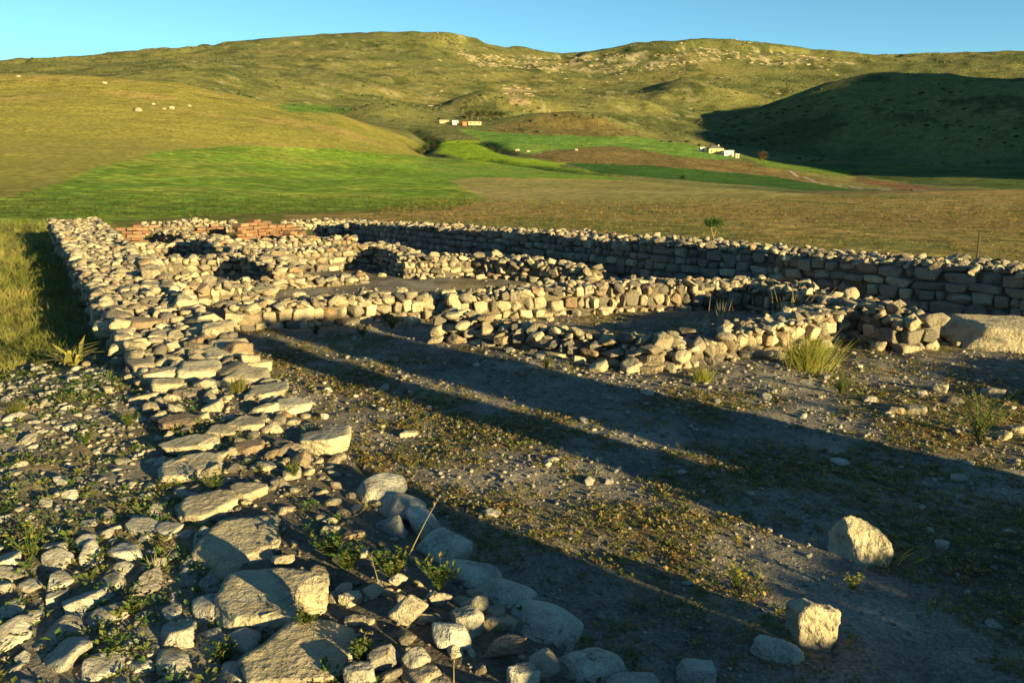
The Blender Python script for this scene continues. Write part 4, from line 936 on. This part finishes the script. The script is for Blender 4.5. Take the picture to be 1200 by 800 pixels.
brick_wall('low mud-brick course between the two left orange walls', bw(200, 287), bw(232, 286), .42)
brick_wall('end block of mud brick beside the far grassy bank', bw(334, 290), bw(352, 288), .50)
make_wall('stone_wall', 'pale heap of small stones beyond the mud-brick walls', X((-13.6, 29.2), (-12.2, 30.0), (-10.6, 30.9)), [1.0, 1.3, .8], [.2, .30, .16], None, (.12, .18), (.15, .25), topn=40, seed=22, mound=.15)
make_wall('stone_wall', 'thin pale line of stones behind the rightmost mud bricks', X((-9.2, 31.6), (-7.6, 32.4), (-6.2, 33.2)), .7, [.28, .30, .25], None, (.12, .18), (.18, .3), topn=40, seed=23)
# ------------------------------------------------------------------ young tree and post beyond the right wall
def sapling():
    p = pxr(838, 270, 22.5); root = empty('young_tree', (p[0], p[1], tz(*p) - .02)); tag(root, 'small crooked young tree with one tuft of green beyond the right wall', 'tree')
    T = Leaves(); T.tube([(0, 0, 0), (-.01, 0, .32), (-.05, 0, .55), (-.12, 0, .78)], .022, .014, .5, 7); T.tube([(-.05, 0, .55), (.02, 0, .70), (.05, .02, .86)], .014, .008); T.tube([(-.12, 0, .78), (-.17, 0, .95), (-.2, .03, 1.05)], .012, .006); T.tube([(-.12, 0, .78), (-.05, .05, .98)], .01, .005)
    t = T.obj('trunk', M_BARK, root); Lv = Leaves()
    for i in range(900):
        c = [(-.2, 0, 1.0), (-.04, 0, 1.02), (.08, 0, .98)][g.integers(0, 3)]; v_ = g.normal(size=3) * (.11, .10, .075); b_ = g.uniform(0, 6.28)
        Lv.leaf(np.array(c) + v_, (math.cos(b_), math.sin(b_), 0), g.uniform(-.3, 1), .075, .024, rnd=g.random())
    root.scale = (.85, .85, .85); Lv.obj('crown', leaf_mat('sapling_leaves', [(0, (.04, .10, .02)), (1, (.09, .17, .03))]), root)
sapling()
p = pxr(1146, 290, 17.5); T = Leaves(); T.tube([(0, 0, -.1), (.01, 0, .5), (.0, 0, 1.05)], .018, .015, .5, 6); o = T.obj('wooden_post', plain('post_wood', (.06, .045, .035), .9, .3, 40)); o.location = (p[0], p[1], tz(*p)); tag(o, 'thin dark post standing beyond the tall right wall', 'post')

# ------------------------------------------------------------------ farm, houses, trees far off
def box(bm, x0, x1, y0, y1, z0, z1):
    vs = [bm.verts.new(q) for q in ((x0, y0, z0), (x1, y0, z0), (x1, y1, z0), (x0, y1, z0), (x0, y0, z1), (x1, y0, z1), (x1, y1, z1), (x0, y1, z1))]
    for f in ((3, 2, 1, 0), (4, 5, 6, 7), (0, 1, 5, 4), (1, 2, 6, 5), (2, 3, 7, 6), (3, 0, 4, 7)): bm.faces.new([vs[i] for i in f])
def part(name, fn, mat, parent):
    bm = bmesh.new(); fn(bm); me = bpy.data.meshes.new(name); bm.to_mesh(me); bm.free(); me.materials.append(mat); return link(name, me, None, parent)
M_WHITE = plain('white_plaster', (.62, .58, .50), .9, .15, 2); M_OCHRE = plain('ochre_plaster', (.52, .36, .18), .9, .2, 2); M_ROOF = plain('grey_roof', (.10, .10, .105), .8, .2, 3); M_TIN = plain('blue_roof', (.12, .25, .38), .6, .1, 3); M_RED = plain('red_brick', (.32, .11, .06), .9, .2, 3); M_GLASS = plain('dark_glass', (.03, .035, .045), .3, .1, 3); M_MUD = plain('mud_wall', (.42, .31, .19), .95, .25, 2)
def house(name, label, u, v, r, w, d, h, mat, roof, rz=0.0, wins=3, roofmat=None, cat='house'):
    p = pxr(u, v, r); root = empty(name, (p[0], p[1], tz(*p) - .3), -math.atan2(p[0], p[1]) + rz); tag(root, label, cat)
    part('wall', lambda b: box(b, -w / 2, w / 2, -d / 2, d / 2, 0, h + .3), mat, root)
    if roof == 'hip':
        def f(b):
            e = .4; B = [b.verts.new(q) for q in ((-w / 2 - e, -d / 2 - e, h + .31), (w / 2 + e, -d / 2 - e, h + .31), (w / 2 + e, d / 2 + e, h + .31), (-w / 2 - e, d / 2 + e, h + .31))]; R_ = [b.verts.new((-w * .18, 0, h + 2.1)), b.verts.new((w * .18, 0, h + 2.1))]
            b.faces.new((B[0], B[1], R_[1], R_[0])); b.faces.new((B[1], B[2], R_[1])); b.faces.new((B[2], B[3], R_[0], R_[1])); b.faces.new((B[3], B[0], R_[0])); b.faces.new(B[::-1])
        ro = part('roof', f, roofmat or M_ROOF, root); part('chimney', lambda b: box(b, w * .2, w * .2 + .6, -.3, .3, h + 1.0, h + 2.6), M_WHITE, ro)
    else: part('roof', lambda b: box(b, -w / 2 - .25, w / 2 + .25, -d / 2 - .25, d / 2 + .25, h + .302, h + .6), roofmat or M_ROOF, root)
    for i in range(wins):
        x = -w / 2 + w * (i + .5) / max(wins, 1)
        if i == wins // 2: part('door', lambda b: box(b, x - .5, x + .5, -d / 2 - .05, -d / 2 - .003, .3, 2.3), M_BARK, root)
        else: part('window', lambda b: box(b, x - .5, x + .5, -d / 2 - .04, -d / 2 - .003, 1.3, 2.3), M_GLASS, root)
house('farmhouse', 'ochre farmhouse with a dark hipped roof at the shadow edge', 838, 172, 505, 9.0, 6, 3.0, M_OCHRE, 'hip', .3)
house('outbuilding', 'white flat-roofed building right of the ochre farmhouse', 853, 172, 500, 5.5, 5, 2.9, M_WHITE, 'flat', .35, 2, M_WHITE, 'building')
house('outbuilding', 'small white shed left of the ochre farmhouse', 823, 173, 508, 3.2, 3, 2.4, M_WHITE, 'flat', .3, 1, M_WHITE, 'building')
house('outbuilding', 'tiny white hut right of the farm buildings', 864, 175, 495, 1.9, 2, 1.9, M_WHITE, 'flat', .3, 1, M_WHITE, 'building')
house('village_house', 'white village house with a bluish roof below the dark trees', 533, 146, 600, 4.2, 4, 2.4, M_WHITE, 'flat', .2, 2, M_TIN)
house('village_house', 'red brick building in the village below the dark trees', 544, 147, 596, 3.2, 4, 2.2, M_RED, 'flat', .2, 1, M_RED)
house('village_house', 'long pale mud house at the right end of the village', 556, 145, 602, 9.5, 4, 2.0, M_MUD, 'flat', .15, 3, M_MUD)
house('village_house', 'low mud-walled house at the left end of the village', 520, 146, 606, 6.5, 4, 1.7, M_MUD, 'flat', .15, 3, M_MUD)
TREE = [(0, (.022, .035, .012)), (.5, (.04, .055, .016)), (1, (.065, .075, .022))]
M_TREE = leaf_mat('tree_leaves', TREE, trans=.2); M_RUST = leaf_mat('rust_leaves', [(0, (.10, .07, .025)), (1, (.22, .12, .045))], trans=.2)
def tree(label, u, v, r, h, w, mat, group, name='tree'):
    p = pxr(u, v, r); root = empty(name, (p[0], p[1], tz(*p) - .2)); tag(root, label, 'tree', group); T = Leaves()
    T.tube([(0, 0, 0), (.1, 0, h * .3), (0, .1, h * .75)], .035 * h, .012 * h, .5, 6)
    for i in range(5):
        a = i * 1.26; T.tube([(.05, 0, h * .3), (math.cos(a) * w * .25, math.sin(a) * w * .25, h * .62)], .016 * h, .006 * h, .5, 4)
    T.obj('trunk', M_BARK, root); Lv = Leaves(); cl = [(math.cos(a) * w * .3 * g.uniform(.3, 1.1), math.sin(a) * w * .3 * g.uniform(.3, 1.1), h * g.uniform(.4, .88)) for a in g.uniform(0, 6.28, 13)]
    for c in cl:
        rr = g.random()
        for i in range(55):
            v_ = g.normal(size=3) * w * .13; b_ = g.uniform(0, 6.28); Lv.leaf(np.array(c) + v_, (math.cos(b_), math.sin(b_), 0), g.uniform(-.5, 1), w * .10, w * .035, rnd=min(1, max(0, rr + g.normal() * .2)))
    Lv.obj('crown', mat, root)
tree('rust-leaved tree standing alone right of the ochre farmhouse', 893, 176, 490, 5.5, 6.5, M_RUST, None)
for i, (u, r_, h_) in enumerate([(547, 640, 7), (553, 655, 8), (560, 645, 7.5), (567, 660, 8), (574, 650, 7), (581, 662, 6.5), (588, 655, 5.5)]):
    tree(['leftmost', 'second from left', 'third from left', 'middle and tallest', 'third from right', 'second from right', 'rightmost, smallest'][i].capitalize() + ' dark tree in the grove behind the village', u, 140, r_, h_, 6.5, M_TREE, 'trees of the village grove')
for i, (u, v, r_, h_) in enumerate([(500, 158, 505, 3.2), (508, 160, 480, 3.0), (497, 170, 452, 3.2), (490, 176, 405, 2.6), (505, 181, 362, 2.6), (520, 185, 345, 2.2), (545, 188, 332, 1.8), (583, 178, 400, 2.0), (575, 172, 430, 2.0), (800, 207, 230, 1.2)]):
    tree('dark shrub ' + ['at the farthest bend of the stream ditch', 'just below the farthest bend of the stream ditch', 'left of the bright field on the stream ditch', 'where the stream ditch turns left', 'where the stream ditch turns back right', 'below the bright field, left end', 'below the bright field, right of the bend', 'on the upper right edge of the bright field', 'at the upper corner of the bright field', 'alone on the dark green strip'][i], u, v, r_, h_, h_ * 1.7, M_TREE, 'shrubs along the stream ditch', 'shrub')
# far boulders on the grass hill
for i, (u, v, r_, s) in enumerate([(162, 132, 310, 1.3), (124, 106, 395, .9), (201, 126, 325, .9), (192, 128, 320, .6), (180, 122, 335, .6), (222, 121, 340, .7), (606, 177, 400, 1.2), (619, 178, 395, 1.0), (675, 177, 420, 1.0), (23, 101, 415, .8)]):
    p = pxr(u, v, r_); V, Fc = rock(7000 + i, 3, 'block'); me = mesh_np('boulder', V * np.array([s, s * .8, s * .6]), Fc, True); me.materials.append(M_SLAB); o = link('boulder', me); o.location = (p[0], p[1], tz(*p) + s * .2)
    tag(o, ['largest pale boulder on the left grass hill', 'pale boulder high on the left grass hill', 'right one of the pale boulder pair on the grass hill', 'left one of the pale boulder pair on the grass hill', 'small pale boulder above the pair on the grass hill', 'pale boulder farthest right on the grass hill', 'left pale boulder beside the bright stream field', 'right pale boulder beside the bright stream field', 'pale boulder on the brown wedge field', 'pale boulder near the left edge high on the hill'][i], 'boulder', 'pale boulders on the far slopes')
# dirt road in the valley
rp = [pxr(u, v, r_) for u, v, r_ in ((925, 196, 420), (950, 203, 330), (985, 210, 260), (1020, 216, 205), (1055, 221, 160), (1085, 225, 130))]
V = []
for i in range(61):
    t = i / 60 * (len(rp) - 1); k = min(int(t), len(rp) - 2); f = t - k; c = np.array(rp[k]) * (1 - f) + np.array(rp[k + 1]) * f; d = np.array(rp[k + 1]) - np.array(rp[k]); d /= np.linalg.norm(d); nrm = np.array([d[1], -d[0]])
    for sgn in (-1, 0, 1): q = c + nrm * sgn * .95; V.append((q[0], q[1], tz(*q) + .08))
link('dirt_road', mesh_np('dirt_road', V, [[i * 3 + j, i * 3 + j + 1, (i + 1) * 3 + j + 1, (i + 1) * 3 + j] for i in range(60) for j in (0, 1)], True), plain('road_dust', (.25, .20, .16), 1, .15, .6)); tag(bpy.data.objects['dirt_road'], 'pale dirt road crossing the valley on the right', None, None, 'structure')

# scrub and rock strewn over the far slopes
def slope_points(n, r0, r1):
    a = np.radians(RNG.uniform(-34, 34, n)); r_ = r0 + (r1 - r0) * RNG.random(n) ** .8; return np.column_stack([r_ * np.sin(a), r_ * np.cos(a)])
P = slope_points(30000, 560, 1750); d_ = fbm2(P[:, 0] / 70, P[:, 1] / 70, 4, 14) + .35 * fbm2(P[:, 0] / 20, P[:, 1] / 20, 2, 15); P = P[RNG.random(len(P)) < sstep(.0, .4, d_) * .55]; n = len(P); s = .5 * 4.2 ** (RNG.random(n) ** 2.2)
o = merged('hillside_scrub', LODS[1], RNG.integers(0, len(KINDS), n), np.column_stack([P, terr(P[:, 0], P[:, 1]) + s * .1]), np.column_stack([np.zeros((n, 2)), RNG.uniform(0, 6.3, n)]), np.column_stack([s * 1.3, s * 1.1, s * .7]), RNG.random(n), M_TREE); tag(o, 'dark low scrub scattered over the far hill slopes', None, None, 'stuff')
P = slope_points(26000, 800, 1900); Z = terr(P[:, 0], P[:, 1]); uu, vv = project(np.column_stack([P, Z])); rk = fbm2(P[:, 0] / 40, P[:, 1] / 25, 3, 92)
bandm = inpoly(uu, vv, [(530, 60), (620, 66), (700, 64), (760, 58), (800, 56), (860, 57), (920, 62), (1000, 72), (1000, 80), (900, 77), (840, 71), (790, 78), (730, 88), (690, 88), (560, 78)]) | (inpoly(uu, vv, [(585, 105), (612, 98), (626, 112), (622, 128), (598, 126)]))
k = (bandm & (rk > .08)) | ((uu < 1000) & (uu > 480) & (RNG.random(len(P)) < .015)); P, Z = P[k], Z[k]; n = len(P); s = .5 * 5.0 ** (RNG.random(n) ** 1.8)
o = merged('hillside_rocks', LODS[1], RNG.choice(PK['block'], n), np.column_stack([P, Z + s * .15]), np.column_stack([RNG.normal(size=(n, 2)) * .1, RNG.uniform(-.5, .5, n)]), np.column_stack([s * 2.4, s, s * .6]), RNG.random(n), stone_mat('hill_rock', 'attr', [(0, (.20, .17, .10)), (1, (.31, .26, .17))], .02, .3)); tag(o, 'pale rock outcrops strewn below the far skyline', None, None, 'stuff')
